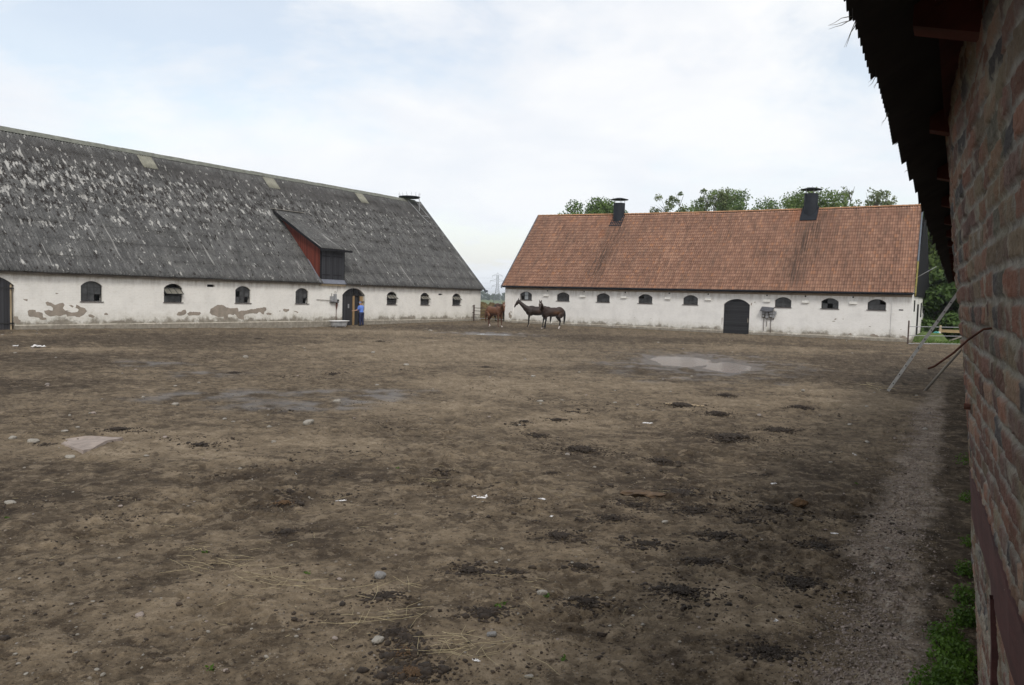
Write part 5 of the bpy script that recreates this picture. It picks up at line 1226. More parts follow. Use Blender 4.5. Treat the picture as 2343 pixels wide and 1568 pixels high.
# ================================================================ ANIMALS AND PERSON
def blob_mesh(segs, balls, voxel=.022, smooth=5):
    """fuse tapered limbs and ellipsoids into one continuous skin"""
    mb = MB(); V0, F0 = ICO3
    for pts, rs_ in segs:
        mb.tube(pts, rs_, 14)
        for p, r in zip(pts, rs_): mb.add(ICO2[0]*r+np.array(p), ICO2[1])
    for c_, r, ry in balls:
        cy, sy = math.cos(ry), math.sin(ry); P = V0*np.array(r); P = np.stack([P[:, 0]*cy+P[:, 2]*sy, P[:, 1], -P[:, 0]*sy+P[:, 2]*cy], -1)+np.array(c_); mb.add(P, F0)
    me = bpy.data.meshes.new('tmp'); me.from_pydata(mb.v, [], mb.f); me.update(); o = bpy.data.objects.new('tmp', me); col.objects.link(o)
    r_ = o.modifiers.new('r', 'REMESH'); r_.mode = 'VOXEL'; r_.voxel_size = voxel
    s_ = o.modifiers.new('s', 'SMOOTH'); s_.iterations = smooth; s_.factor = .5
    dg = bpy.context.evaluated_depsgraph_get(); dg.update(); m2 = bpy.data.meshes.new_from_object(o.evaluated_get(dg))
    bpy.data.objects.remove(o); bpy.data.meshes.remove(me)
    m2.polygons.foreach_set('use_smooth', [True]*len(m2.polygons)); m2.update(); return m2
def hide_mat(name, base, belly, leg, sock=None, blotch=None):
    k = M_(name); x = k.xyz(); n = k.noise(3, 5, .6)
    c = k.mix(k.ramp(n, [(.35, 0.), (.65, 1.)]), tuple(a*.8 for a in base), tuple(a*1.2 for a in base))
    c = k.mix(k.rng(k.math('ADD', x[2], k.math('MULTIPLY', n, .2)), 1.05, .75, 0, 1), c, leg)
    if belly is not None:
        d = k.math('MULTIPLY', k.rng(x[2], 1.0, 1.12, 0, 1), k.rng(x[2], 1.35, 1.2, 0, 1)); d = k.math('MULTIPLY', d, k.rng(k.math('ABSOLUTE', k.math('ADD', x[0], .35)), .15, .42, 1, 0))
        c = k.mix(k.math('MULTIPLY', d, .8), c, belly)
    if sock:
        m_ = None
        for (x0, y0, zs_) in sock:
            d = k.math('MULTIPLY', k.math('LESS_THAN', k.math('ABSOLUTE', k.math('SUBTRACT', x[0], x0)), .17), k.math('LESS_THAN', k.math('ABSOLUTE', k.math('SUBTRACT', x[1], y0)), .13))
            d = k.math('MULTIPLY', d, k.math('LESS_THAN', x[2], zs_)); m_ = d if m_ is None else k.math('MAXIMUM', m_, d)
        c = k.mix(m_, c, (.62, .57, .54))
    return k.fin(c, .55, 0, .35)
def horse(name, x, y, head_dir, label, mats, neck_yaw=0., pose=None, scale=1., group='horses standing in the yard', tail=True, poll_up=0.):
    g = hz1(x, y)
    e = empty(name, (x, y, g), head_dir, label=label, cat='horse', group=group); e.scale = (scale,)*3
    def rotY(p, piv, a): c_, s_ = math.cos(a), math.sin(a); dx_, dy_ = p[0]-piv[0], p[1]-piv[1]; return (piv[0]+dx_*c_-dy_*s_, piv[1]+dx_*s_+dy_*c_, p[2])
    segs = []; balls = [((-.08, 0, 1.19), (.72, .285, .335), 0), ((.40, 0, 1.17), (.36, .25, .36), .15), ((.34, 0, 1.38), (.34, .13, .20), .15), ((-.66, 0, 1.27), (.38, .27, .31), 0),
                        ((-.84, 0, 1.10), (.20, .24, .30), 0), ((-.25, 0, 1.33), (.55, .20, .20), 0)]
    piv = (.55, 0); a1, a2, a3 = neck_yaw*.35, neck_yaw*.70, neck_yaw
    n1p = rotY((.84, 0, 1.46), piv, a1); n2p = rotY((1.10, 0, 1.68+poll_up*.5), piv, a2); n3p = rotY((1.29, 0, 1.86+poll_up), piv, a2)
    def hd(p): q_ = rotY((n3p[0]+p[0], n3p[1], n3p[2]+p[1]), n3p, a3); return q_
    segs.append(([(.52, 0, 1.30), n1p, n2p, n3p], [.235, .175, .130, .098])); segs.append(([(.55, 0, 1.16), (.80, 0, 1.34) if neck_yaw == 0 else rotY((.80, 0, 1.34), piv, a1)], [.20, .15]))
    segs.append(([hd((.02, -.03)), hd((.10, -.10)), hd((.18, -.24)), hd((.255, -.38)), hd((.285, -.45))], [.095, .112, .080, .058, .052])); segs.append(([hd((.05, -.12)), hd((.11, -.24))], [.10, .07]))
    legs = pose or dict(fl=(.02, .13), fr=(-.04, -.13), hl=(-.02, .14), hr=(.06, -.14))
    for key in ('fl', 'fr'):
        dx_, yy = legs[key]
        segs.append(([(.46, yy*.95, 1.10), (.47+dx_*.3, yy, .86), (.50+dx_*.6, yy, .55), (.50+dx_*.7, yy, .48), (.50+dx_, yy, .30), (.50+dx_, yy, .18), (.54+dx_, yy, .10), (.565+dx_, yy, .035)], [.14, .085, .052, .052, .034, .042, .036, .052]))
    for key in ('hl', 'hr'):
        dx_, yy = legs[key]; balls.append(((-.70, yy*.85, 1.08), (.23, .14, .32), .25))
        segs.append(([(-.70, yy*.9, 1.10), (-.58+dx_*.3, yy, .86), (-.70+dx_*.6, yy, .66), (-.79+dx_*.8, yy, .55), (-.765+dx_, yy, .42), (-.745+dx_, yy, .20), (-.70+dx_, yy, .10), (-.675+dx_, yy, .035)], [.17, .125, .075, .058, .042, .044, .037, .053]))
    me = blob_mesh(segs, balls); me.name = 'body'; me.materials.append(mats['hide']); link('body', me, e)
    mb = MB()
    for s_ in (-1, 1):
        side = (math.cos(a3+math.pi/2)*s_, math.sin(a3+math.pi/2)*s_); bp = hd((.02, .05)); B0 = Vector((bp[0]+side[0]*.055, bp[1]+side[1]*.055, bp[2])); tip = B0+Vector((side[0]*.02, side[1]*.02, .17))
        mb.tube([B0, B0.lerp(tip, .45), tip], [.030, .036, .005], 7)
    mb.build('ears', mats['hide'], e, True)
    if tail:
        mb = MB(); mb.tube([(-.86, 0, 1.36), (-1.02, 0, 1.36), (-1.10, 0, 1.22), (-1.13, 0, .98), (-1.12, 0, .70), (-1.09, 0, .36)], [.05, .06, .075, .085, .075, .03], 9); mb.build('tail', mats['hair'], e, True)
    mb = MB(); fw_ = hd((.10, .02)); pts = [fw_, (n3p[0], n3p[1], n3p[2]+.07), (n2p[0]-.06*math.cos(a2), n2p[1]-.06*math.sin(a2), n2p[2]+.08), (n1p[0]-.09*math.cos(a1), n1p[1]-.09*math.sin(a1), n1p[2]+.12), (.50, 0, 1.50)]
    mb.tube(pts, [.022, .04, .042, .038, .015], 7); mb.build('mane', mats['hair'], e, True)
    if mats.get('blaze'):
        mb = MB(); Pts = [hd((.175, -.05)), hd((.245, -.20)), hd((.30, -.34))] if mats['blaze'] == 'long' else [hd((.165, -.035)), hd((.19, -.065)), hd((.205, -.10))]
        mb.tube(Pts, [.030, .034, .026] if mats['blaze'] == 'long' else [.012, .032, .012], 8); mb.build('blaze', MAT['white'], e, True)
    return e
bay = hide_mat('dark_bay_hide', (.021, .012, .009), (.045, .021, .013), (.009, .007, .007), [(.58, -.15, .20)])
bay2 = hide_mat('brown_bay_hide', (.036, .020, .014), (.095, .044, .020), (.011, .009, .009), [(-.68, .14, .22), (-.62, -.14, .24), (.60, -.13, .08)])
ches = hide_mat('chestnut_hide', (.135, .058, .030), (.18, .080, .040), (.085, .034, .018), [(-.67, .14, .20), (-.60, -.14, .05), (.60, .13, .12)])
bay3 = hide_mat('black_brown_hide', (.060, .026, .015), None, (.012, .009, .009))
hairB = plain('black_horse_hair', (.010, .010, .012), .6, .3, 12); hairC = plain('chestnut_hair', (.16, .065, .03), .6, .3, 12)
def hdg(ax, ay, bx__, by__): return math.atan2(by__-ay, bx__-ax)
x1, y1 = gp(1209, 748); horse('horse', x1+.52, y1+.12, math.pi-.03, 'dark bay horse with a white blaze, standing in profile looking left before the white wall', dict(hide=bay, hair=hairB, blaze='long'), 0., dict(fl=(.02, .13), fr=(.0, -.15), hl=(.0, .14), hr=(.03, -.14)), 1.04, poll_up=.04)
xf, yf = gp(1242, 752.5); xh, yh = gp(1277, 752); hh_ = math.atan2(yf-yh, xf-xh)
hh_ = math.pi+.50; horse('horse', (xf+xh)/2, (yf+yh)/2, hh_, 'brown bay horse with a small white star, head towards the camera, hind legs white socked', dict(hide=bay2, hair=hairB, blaze='star'), rad(50), dict(fl=(.02, .13), fr=(.10, -.13), hl=(.10, .14), hr=(-.06, -.14)), 1.04, poll_up=-.02)
xc, yc = gp(1134, 748); horse('horse', xc-.05, yc+.1, rad(-47), 'chestnut horse turned towards the camera in the gap by the gate', dict(hide=ches, hair=hairC, blaze='star'), rad(-33), dict(fl=(.05, .14), fr=(-.03, -.14), hl=(-.1, .14), hr=(.12, -.14)), .98, poll_up=-.10)
xd, yd = uv(57.95, 39.62); horse('horse', xd, yd, math.atan2(u[1], u[0]), 'dark horse half hidden behind the chestnut one and the barn corner', dict(hide=bay3, hair=hairB), 0, dict(fl=(.0, .13), fr=(.0, -.13), hl=(.0, .14), hr=(.03, -.14)), 1.02, poll_up=.06)

# cattle far out on the pasture
cowm = {}
for key, mt in (('w', 'cowwhite'), ('d', 'cowdark')):
    segs = [([(.75, 0, 1.1), (1.1, 0, .95), (1.3, 0, .75)], [.22, .15, .09])]
    for px2 in (-.65, .55):
        for s_ in (-1, 1): segs.append(([(px2, s_*.2, .75), (px2, s_*.2, .35), (px2, s_*.2, .03)], [.16, .08, .07]))
    me = blob_mesh(segs, [((0, 0, 1.02), (.98, .36, .40), 0)], .06, 2); me.materials.append(MAT[mt]); cowm[key] = me
for px, py2, key, rz_, lb in ((1131, 694.5, 'w', .2, 'left white cow in the far pasture between the barns'), (1134.5, 695.3, 'w', 2.9, 'right white cow of the pair in the far pasture'), (1123.5, 694, 'd', 1.0, 'dark cow left of the white pair in the far pasture'),
                            (1143, 695, 'd', .1, 'dark cow right of the white pair in the far pasture'), (1160, 695.5, 'w', .3, 'white cow behind the dark horse in the far pasture'), (1127, 688, 'd', .5, 'dark cow farthest back in the pasture')):
    x, y, _ = at_px(px, 330, 690); o_ = link('cow', cowm[key], None, (x, y, hz1(x, y)), (0, 0, rz_)); setp(o_, lb, 'cow', 'cattle in the far pasture')

# person at the barn door, seen from behind, bending a little to the left
xp, yp = uv(41.25, 40.55); gpz = hz1(xp, yp)
per = empty('person', (xp, yp, gpz), ROTL, label='person in blue shirt, navy trousers and cap at the open barn door, reaching left', cat='person')
# local: +y faces the door
segs = [([(0, .0, .95), (0, .02, 1.15), (0, .05, 1.36)], [.125, .12, .13]), ([(-.01, .07, 1.42), (-.02, .10, 1.54)], [.062, .055])]
balls = [((0, 0, .95), (.175, .125, .13), 0), ((0, .04, 1.30), (.195, .125, .20), 0), ((-.03, .12, 1.645), (.078, .098, .115), 0), ((-.03, .155, 1.59), (.055, .06, .055), 0)]
segs.append(([(.10, 0, .90), (.115, .01, .50), (.12, -.03, .12), (.12, -.02, .05), (.12, .10, .035)], [.10, .066, .045, .045, .040]))
segs.append(([(-.10, 0, .90), (-.10, .04, .50), (-.09, .0, .12), (-.09, .01, .05), (-.09, .13, .035)], [.10, .066, .045, .045, .040]))
segs.append(([(-.18, .06, 1.40), (-.26, .16, 1.16), (-.42, .33, 1.10)], [.065, .046, .032])); segs.append(([(.18, .05, 1.40), (.24, .12, 1.14), (.16, .32, 1.04)], [.065, .046, .032]))
for hx, hy, hzz, sgx in ((-.46, .365, 1.10, -1), (.14, .36, 1.04, -.35)):
    balls.append(((hx, hy, hzz), (.045, .035, .020), 0))
    for j in range(4): segs.append(([(hx+sgx*.03, hy+.015, hzz+.024-.015*j), (hx+sgx*.065, hy+.04, hzz+.024-.017*j), (hx+sgx*.085, hy+.060-(.01 if j == 3 else 0), hzz+.012-.017*j)], [.010, .009, .008]))
    segs.append(([(hx, hy+.01, hzz+.02), (hx+sgx*.02, hy+.045, hzz+.045)], [.012, .010]))
segs.append(([(-.03, .215, 1.645), (-.03, .235, 1.625)], [.012, .014])); segs.append(([(-.105, .12, 1.655), (-.112, .115, 1.63)], [.016, .014])); segs.append(([(.045, .12, 1.655), (.052, .115, 1.63)], [.016, .014]))
me = blob_mesh(segs, balls, .009, 4); me.materials.append(MAT['skin']); me.name = 'body'; link('body', me, per)
def shell(src, f, grow, name, mat):
    b = bmesh.new(); b.from_mesh(src); bmesh.ops.delete(b, geom=[x_ for x_ in b.faces if not f(x_.calc_center_median())], context='FACES')
    b.normal_update()
    for v_ in b.verts: v_.co += v_.normal*grow
    m_ = bpy.data.meshes.new(name); b.to_mesh(m_); b.free(); m_.materials.clear(); m_.materials.append(mat); o_ = link(name, m_, per); sm_ = o_.modifiers.new('t', 'SOLIDIFY'); sm_.thickness = .008; sm_.offset = 1; return o_
shell(me, lambda c_: c_.z > .93 and c_.z < 1.49 and abs(c_.x) < .275 and c_.y < .20, .016, 'shirt', MAT['shirt'])
shell(me, lambda c_: .09 < c_.z < 1.0 and abs(c_.x) < .22 and c_.y < .18, .020, 'trousers', MAT['trousers'])
shell(me, lambda c_: c_.z < .085, .014, 'shoes', MAT['shoe'])
shell(me, lambda c_: c_.z > 1.675, .012, 'cap', MAT['cap'])
mb = MB(); mb.box(-.16, -.06, .19, .29, 1.690, 1.702); mb.v = [(p[0]+.08, p[1], p[2]) for p in mb.v]; mb.build('cap_peak', MAT['cap'], per)

# ================================================================ BATHTUB used as a trough
xb, yb_ = uv(39.25, 40.75); tub = empty('bathtub', (xb, yb_, hz1(xb, yb_)-.02), ROTL+.02, label='old white enamelled bathtub used as a water trough by the barn door', cat='bathtub')
def oval(a, b, z_, n=28, p=2.8, tx=0):
    return [(tx+a*math.copysign(abs(math.cos(2*math.pi*i/n))**(2/p), math.cos(2*math.pi*i/n)), b*math.copysign(abs(math.sin(2*math.pi*i/n))**(2/p), math.sin(2*math.pi*i/n)), z_) for i in range(n)]
def loft(rings, capb=True):
    mb = MB(); n = len(rings[0]); mb.add([p for r in rings for p in r], [(i*n+k_, i*n+(k_+1) % n, (i+1)*n+(k_+1) % n, (i+1)*n+k_) for i in range(len(rings)-1) for k_ in range(n)]+([tuple(reversed(range(n)))] if capb else [])); return mb
loft([oval(.60, .24, .04, tx=-.06), oval(.68, .28, .12, tx=-.03), oval(.72, .32, .36), oval(.74, .33, .43)]).build('basin', MAT['enamelside'], tub, True)
loft([oval(.74, .33, .425), oval(.86, .40, .43), oval(.88, .415, .455), oval(.86, .40, .475), oval(.74, .32, .47), oval(.70, .29, .40), oval(.60, .22, .15)], False).build('rim', MAT['enamel'], tub, True)
for sx in (-.5, .42):
    for sy in (-.17, .17): mb = MB(); mb.tube([(sx, sy, .10), (sx*1.05, sy*1.1, -.03)], [.05, .035], 8); mb.build('foot', MAT['enamelside'], tub, True)
mb = loft([oval(.66, .26, .36)], False); mb.add(oval(.69, .285, .37), [tuple(range(28))]); mb.build('water', MAT['water'], tub)

# ================================================================ LOOSE THINGS ON THE GROUND
def rock_mesh(name, seed, mat, sub=2, flat=.6, ang_=.5):
    V, F = {1: ICO1, 2: ICO2, 3: ICO3}[sub]; rs = np.random.RandomState(seed); V = V.copy()
    for _ in range(9):                                     # chip planes off a ball
        n = rs.normal(size=3); n /= np.linalg.norm(n); d = .62+.25*rs.rand(); k_ = V@n; V -= np.outer(np.maximum(0, k_-d)*ang_*1.6, n)
    V = V*(1+.10*rs.normal(size=(len(V), 1))*.5)*np.array((1, .75+.2*rs.rand(), flat))
    me = bpy.data.meshes.new(name); me.from_pydata([tuple(p) for p in V], [], F); me.materials.append(mat); me.update(); return me
RMESH = [rock_mesh('stone', 500+i, MAT[('palestone', 'stone', 'pinkstone', 'palestone', 'greystone', 'stone', 'palestone', 'pinkstone')[i]], 2, (.55, .6, .5, .42, .6, .5, .65, .45)[i]) for i in range(8)]
def put(name, me, x, y, s, lb, cat, group, rz=None, sink=.35, tilt=.15, sz=None):
    rnd = random.Random(int(x*977+y*331)); z_ = hz1(x, y); sz = sz or s
    o = link(name, me, None, (x, y, z_+sz*(.5-sink)), (rnd.uniform(-tilt, tilt), rnd.uniform(-tilt, tilt), rnd.uniform(0, 6.28) if rz is None else rz), (s, s, sz)); return setp(o, lb, cat, group)
def width_m(px, x, y): return px*math.hypot(x, y)/FPX
BIG = [  # px, py, width px, mesh, label
    (1124, 1462, 34, 4, 'angular grey rock at the bottom middle beside the straw'), (616, 976, 17, 3, 'rounded grey stone standing up in the left half of the yard'), (706, 973, 34, 0, 'flat cream coloured stone right of the rounded grey one'),
    (1240, 1366, 34, 0, 'long flat pale stone right of the bottom centre'), (1210, 1546, 30, 3, 'pale stone at the very bottom edge'), (148, 988, 18, 3, 'pale stone just above the big rock slab'),
    (378, 1002, 15, 2, 'pinkish stone in the left foreground'), (626, 1015, 13, 6, 'whitish pebble below the rounded grey stone'), (549, 1076, 11, 6, 'small upright pale stone in the left foreground'),
    (24, 1153, 26, 0, 'flat pale stone at the left edge'), (276, 1164, 16, 2, 'pinkish stone low on the left'), (766, 1464, 20, 2, 'reddish stone in the bottom left straw'),
    (777, 1325, 17, 2, 'pinkish stone beside dark crumbs at bottom left'), (865, 1475, 48, 3, 'broad buried pale stone beside the dung at the bottom'), (1470, 1431, 14, 6, 'cream pebble in the bottom right'),
    (990, 890, 9, 6, 'pale stone at the right end of the damp patch'), (1298, 1041, 17, 1, 'brown stone beside a dark dung patch'), (1135, 1285, 13, 0, 'flat stone in the lower centre'),
    (1188, 975, 10, 6, 'white pebble in the middle of the yard'), (1325, 852, 8, 6, 'pale stone left of the puddle'), (985, 757, 12, 3, 'pale boulder near the left barn in front of the horses'),
    (335, 1048, 14, 0, 'flat pale stone right of the slab'), (75, 1010, 30, 0, 'whitish flat stone at the left side'), (30, 1004, 24, 3, 'pale flat stone near the left edge above'),
    (160, 1048, 26, 3, 'pale stone below the big slab'), (320, 1411, 30, 2, 'chalky stone at the bottom left'), (516, 1533, 16, 2, 'pink stone bottom left of centre'), (1148, 1256, 12, 0, 'small brick coloured stone in the lower middle'),
    (870, 1322, 44, 4, 'flat dark edged stone lower left of centre'), (1302, 1368, 10, 6, 'small pale pebble beside the long flat stone'), (1900, 1060, 14, 0, 'pale stone chip in the right half'),
    (1967, 1222, 14, 2, 'tan pebble near the gravel strip'), (2030, 1258, 16, 6, 'pale pebble at the edge of the gravel strip'), (1521, 1197, 20, 0, 'flat pale stone beside the dung patches')]
for px, py2, wpx, mi, lb in BIG:
    x, y = gp(px, py2); s = width_m(wpx, x, y)/2*.82; put('stone', RMESH[mi], x, y, s, lb, 'stone', None, sink=.15 if wpx > 30 else .3)
# the big slab
x, y = gp(207, 1019); zz_ = hz1(x, y); mb = MB(); outl = [(-.30, .42), (.05, .52), (.42, .30), (.20, .02), (.12, -.18), (.02, -.42), (-.10, -.60), (-.22, -.30), (-.36, .10)]
P2 = jag(outl, .018, .08, 3)
tri = tessellate_polygon([[Vector((p[0], p[1], 0)) for p in P2]]); n = len(P2)
mb.add([(p[0], p[1], .035+.01*math.sin(p[0]*9+p[1]*5)) for p in P2]+[(p[0]*1.08, p[1]*1.08, -.06) for p in P2], [tuple(t) if ((P2[t[1]][0]-P2[t[0]][0])*(P2[t[2]][1]-P2[t[0]][1])-(P2[t[1]][1]-P2[t[0]][1])*(P2[t[2]][0]-P2[t[0]][0])) > 0 else (t[0], t[2], t[1]) for t in tri]+[(i, (i+1) % n, n+(i+1) % n, n+i) for i in range(n)])
o_ = mb.build('rock_slab', MAT['pinkstone'], None, False, (x, y, zz_-.012), (0, 0, rad(29.4))); setp(o_, 'big flat pale rock slab with a pointed lower end on the left', 'rock')
# many small loose stones, thinning with distance
rnd = random.Random(77); cnt_ = 0
while cnt_ < 250:
    px = rnd.uniform(-40, 2180); py2 = 752+ (rnd.random()**1.35)*800
    x, y = gp(px, py2); la = float(near_lat(np.array([x]), np.array([y]))[0]); d = math.hypot(x, y)
    uu_ = x*u[0]+y*u[1]; vv_ = x*v[0]+y*v[1]
    if la > -.1 or uu_ > 56 or vv_ > 41: continue
    s = rnd.uniform(.006, .018) if d < 14 else rnd.uniform(.025, .060)
    if rnd.random() < .08: s *= 1.7
    put('stone', RMESH[rnd.choice((0, 0, 1, 2, 3, 3, 5, 6, 6, 7))], x, y, s, 'small pale stone lying loose on the trodden earth', 'stone', 'small loose stones scattered over the yard', sink=.3); cnt_ += 1
# grit: thousands of crumbs nobody could count
def scatter(name, n, region, smin, smax, mat, seed, label, cat, flat=.6, sub=0, kind='stuff', zoff=.0):
    rs = np.random.RandomState(seed); X, Y = region(rs, n); Z = H(X, Y)
    t = (1+5**.5)/2; V0 = np.array([(-1, t, 0), (1, t, 0), (-1, -t, 0), (1, -t, 0), (0, -1, t), (0, 1, t), (0, -1, -t), (0, 1, -t), (t, 0, -1), (t, 0, 1), (-t, 0, -1), (-t, 0, 1)])/1.9
    F0 = np.array([(0, 11, 5), (0, 5, 1), (0, 1, 7), (0, 7, 10), (0, 10, 11), (1, 5, 9), (5, 11, 4), (11, 10, 2), (10, 7, 6), (7, 1, 8), (3, 9, 4), (3, 4, 2), (3, 2, 6), (3, 6, 8), (3, 8, 9), (4, 9, 5), (2, 4, 11), (6, 2, 10), (8, 6, 7), (9, 8, 1)])
    n = len(X); s = rs.uniform(smin, smax, n)*(1+1.2*(rs.rand(n) < .06)); a = rs.rand(n)*6.28; ca_2, sa = np.cos(a), np.sin(a)
    V = V0[None]*(1+.35*rs.normal(size=(n, 12, 1))*.6)*np.stack([s, s*rs.uniform(.6, 1, n), s*flat], -1)[:, None, :]
    VX = V[..., 0]*ca_2[:, None]-V[..., 1]*sa[:, None]+X[:, None]; VY = V[..., 0]*sa[:, None]+V[..., 1]*ca_2[:, None]+Y[:, None]; VZ = V[..., 2]+(Z+s*flat*.25+zoff)[:, None]
    co = np.stack([VX, VY, VZ], -1).reshape(-1, 3); F = (F0[None]+12*np.arange(n)[:, None, None]).reshape(-1, 3)
    me = bpy.data.meshes.new(name); me.vertices.add(len(co)); me.vertices.foreach_set('co', co.astype(np.float32).ravel()); me.loops.add(F.size); me.loops.foreach_set('vertex_index', F.astype(np.int32).ravel())
    me.polygons.add(len(F)); me.polygons.foreach_set('loop_start', (np.arange(len(F))*3).astype(np.int32)); me.polygons.foreach_set('loop_total', np.full(len(F), 3, np.int32)); me.materials.append(mat); me.update(calc_edges=True)
    o = link(name, me); return setp(o, label, cat, kind=kind)
def reg_front(near, far, p=1.6):
    def f(rs, n):
        a = np.radians(rs.uniform(-37, 34, n)); r = near+(far-near)*rs.rand(n)**p; return np.sin(a)*r, np.cos(a)*r
    return f
def reg_ok(f):
    def g(rs, n):
        X, Y = f(rs, n); k_ = (near_lat(X, Y) < .05); return X[k_], Y[k_]
    return g
scatter('grit', 9000, reg_ok(reg_front(3.9, 17)), .003, .0075, MAT['gritm'], 21, 'fine grit and crumbs of stone in the earth', 'grit')
def dirt_crumb():
    return plain('earth_crumbs', (.062, .046, .033), .95, .5, 9)
MAT['crumb'] = dirt_crumb()
scatter('earth_crumbs', 16000, reg_ok(reg_front(3.9, 22)), .003, .010, MAT['crumb'], 22, 'crumbled dark earth scattered over the yard', 'earth')
def reg_grav(rs, n):
    s = 3.6+(16)*rs.rand(n)**1.7; la = -.42+.17*rs.normal(size=n); return D[0]*s+LR[0]*la, D[1]*s+LR[1]*la
scatter('gravel', 12000, reg_grav, .004, .010, plain('mixed_gravel', (.22, .18, .155), .9, .5, 40), 23, 'strip of pinkish gravel along the foot of the brick barn', 'gravel')
# dung and dark churned clods
def clod_mesh(seed, n=60, mat='dung'):
    n = int(n*3.4)
    rs = np.random.RandomState(seed); V, F = ICO1; mb = MB()
    for i in range(n):
        r = abs(rs.normal())*.50; t = rs.rand()*6.28; s = rs.uniform(.02, .095)*(1.15-min(1, r)*.75); c_ = np.array((r*math.cos(t), r*math.sin(t), max(.0, .10*(1-r))+s*.2))
        mb.add(V*(1+.8*(rs.rand(len(V), 1)-.5))*s*np.array((1.3, 1., .7))+c_, F)
    me = bpy.data.meshes.new('dung_pile'); me.from_pydata(mb.v, [], mb.f); me.materials.append(MAT[mat]); me.update(); return me
CL = [clod_mesh(600+i, 45+i*9) for i in range(5)]; CB = [clod_mesh(620+i, 60, 'dungbrown') for i in range(2)]
DUNG = [(1330, 1030, 95), (1645, 1228, 72), (1230, 998, 50), (1515, 1055, 60), (1560, 1130, 95), (1590, 1170, 80), (1450, 1155, 55), (1265, 1080+0, 22), (1170, 1305+0, 30), (1280, 1225, 66), (1075, 1306, 72), (1560, 1360, 100), (1610, 1290, 60),
        (1865, 1255, 66), (1835, 1345, 85), (1770, 1170, 66), (1720, 1195, 40), (1670, 1000, 100), (1780, 985, 70), (1560, 930, 70), (1665, 1010, 50), (1400, 1190, 60), (1345, 1385, 60), (1760, 1500, 85), (1115, 1408, 62), (1200, 970, 34), (1180, 975+0, 26),
        (645, 1155, 50), (655, 1215, 40), (885, 1370, 52), (925, 1500, 66), (940, 1545, 84), (905, 1455, 48), (930, 1470, 40), (270, 985, 50), (660, 1130, 30), (1660, 905, 44), (1640, 950, 60), (1830, 935, 50), (460, 1020, 40), (950, 1548, 60), (1010, 1080, 30),
        (870, 785, 26), (1110, 842, 30), (590, 776, 20), (1310, 945, 26), (1275, 963, 40), (760, 855, 36), (535, 853, 30), (1480, 1245, 60), (1330, 1300, 40)]
for i, (px, py2, wpx) in enumerate(DUNG):
    x, y = gp(px, py2); s = width_m(wpx, x, y)*.62; brown = px in (925, 940, 950, 645)
    put('dung_pile', (CB if brown else CL)[i % (2 if brown else 5)], x, y, s, 'brown fibrous horse droppings on the bare earth' if brown else 'dark clump of trodden dung on the bare earth', 'dung', 'brown horse droppings in the foreground' if brown else 'dark dung clumps over the yard', sink=.48, tilt=.05, sz=s*(.85 if wpx > 60 else 1.))
def reg_dung(rs, n):
    X, Y = [], []
    for px, py2, wpx in DUNG:
        x, y = gp(px, py2); w_ = width_m(wpx, x, y); m_ = int(n*min(.05, .022*(wpx/60))); q_ = math.hypot(x, y)
        ac = rs.normal(size=m_)*w_*.55; al = rs.normal(size=m_)*w_*.38; X.append(x+ac*y/q_+al*x/q_); Y.append(y-ac*x/q_+al*y/q_)
    for _ in range(110):
        px, py2 = rs.uniform(0, 2050), 790+rs.rand()*700; x, y = gp(px, py2); w_ = rs.uniform(.10, .35)*(1 if math.hypot(x, y) < 14 else 2.); m_ = 40 if math.hypot(x, y) > 8 else 10; X.append(x+rs.normal(size=m_)*w_); Y.append(y+rs.normal(size=m_)*w_*.6)
    X, Y = np.concatenate(X), np.concatenate(Y); k_ = near_lat(X, Y) < -.05; return X[k_], Y[k_]
scatter('churned_dung', 7500, reg_dung, .005, .019, MAT['dung'], 27, 'dark crumbled dung and mud trodden into the yard', 'dung', flat=.5)
# straw wisps
def straw_mesh(seed, n, L, spread, dirn=0.):
    rs = np.random.RandomState(seed); mb = MB(); n = max(4, int(n*.62))
    for i in range(n):
        a = dirn+rs.normal()*.75; ln = L*rs.uniform(.15, .8); c_ = np.array((rs.normal()*spread*math.cos(dirn), rs.normal()*spread*.6, .006+.012*rs.rand())); c_[0] = rs.normal()*spread
        d = np.array((math.cos(a), math.sin(a), 0)); k_ = np.array((-d[1], d[0], 0))*rs.normal()*.12*ln
        mb.tube([c_-d*ln/2, c_+k_+np.array((0, 0, .010*rs.rand())), c_+d*ln/2+np.array((0, 0, .02*rs.rand()))], [.0011, .0015, .0009], 4)
    me = bpy.data.meshes.new('straw_wisp'); me.from_pydata(mb.v, [], mb.f); me.materials.append(MAT['straw']); me.update(); return me
STRAW = [(1075, 1495, 34, .42, .15, 'long loose wisp of hay beside the angular grey rock'), (660, 1345, 26, .55, .18, 'hay wisp lying in the lower left'), (860, 1425, 20, .50, .14, 'hay wisp near the brown droppings'), (500, 1292, 22, .55, .20, 'thin trail of hay at lower left'),
         (458, 1265, 18, .18, .05, 'small tuft of hay above the trail at lower left'), (985, 1100, 22, .28, .10, 'tuft of hay in the middle of the yard'), (850, 1355, 14, .55, .16, 'crossed hay stalks left of the bottom middle'), (1100, 1515, 18, .45, .25, 'hay and pale root at the bottom edge'),
         (1215, 1330, 8, .35, .15, 'few hay stalks near the long flat stone'), (1560, 1130, 10, .3, .1, 'hay stalks on the large dung patch'), (2010, 893, 5, .7, .12, 'pale split lath at the foot of the ladder')]
for i, (px, py2, n, L, sp, lb) in enumerate(STRAW):
    x, y = gp(px, py2); me = straw_mesh(700+i, n, L, sp); o_ = link('straw_wisp', me, None, (x, y, hz1(x, y)+.012), (0, 0, random.Random(i).uniform(-.5, .5)), (1, 1, 1) if n > 6 else (1, 4, 4)); setp(o_, lb, 'straw')
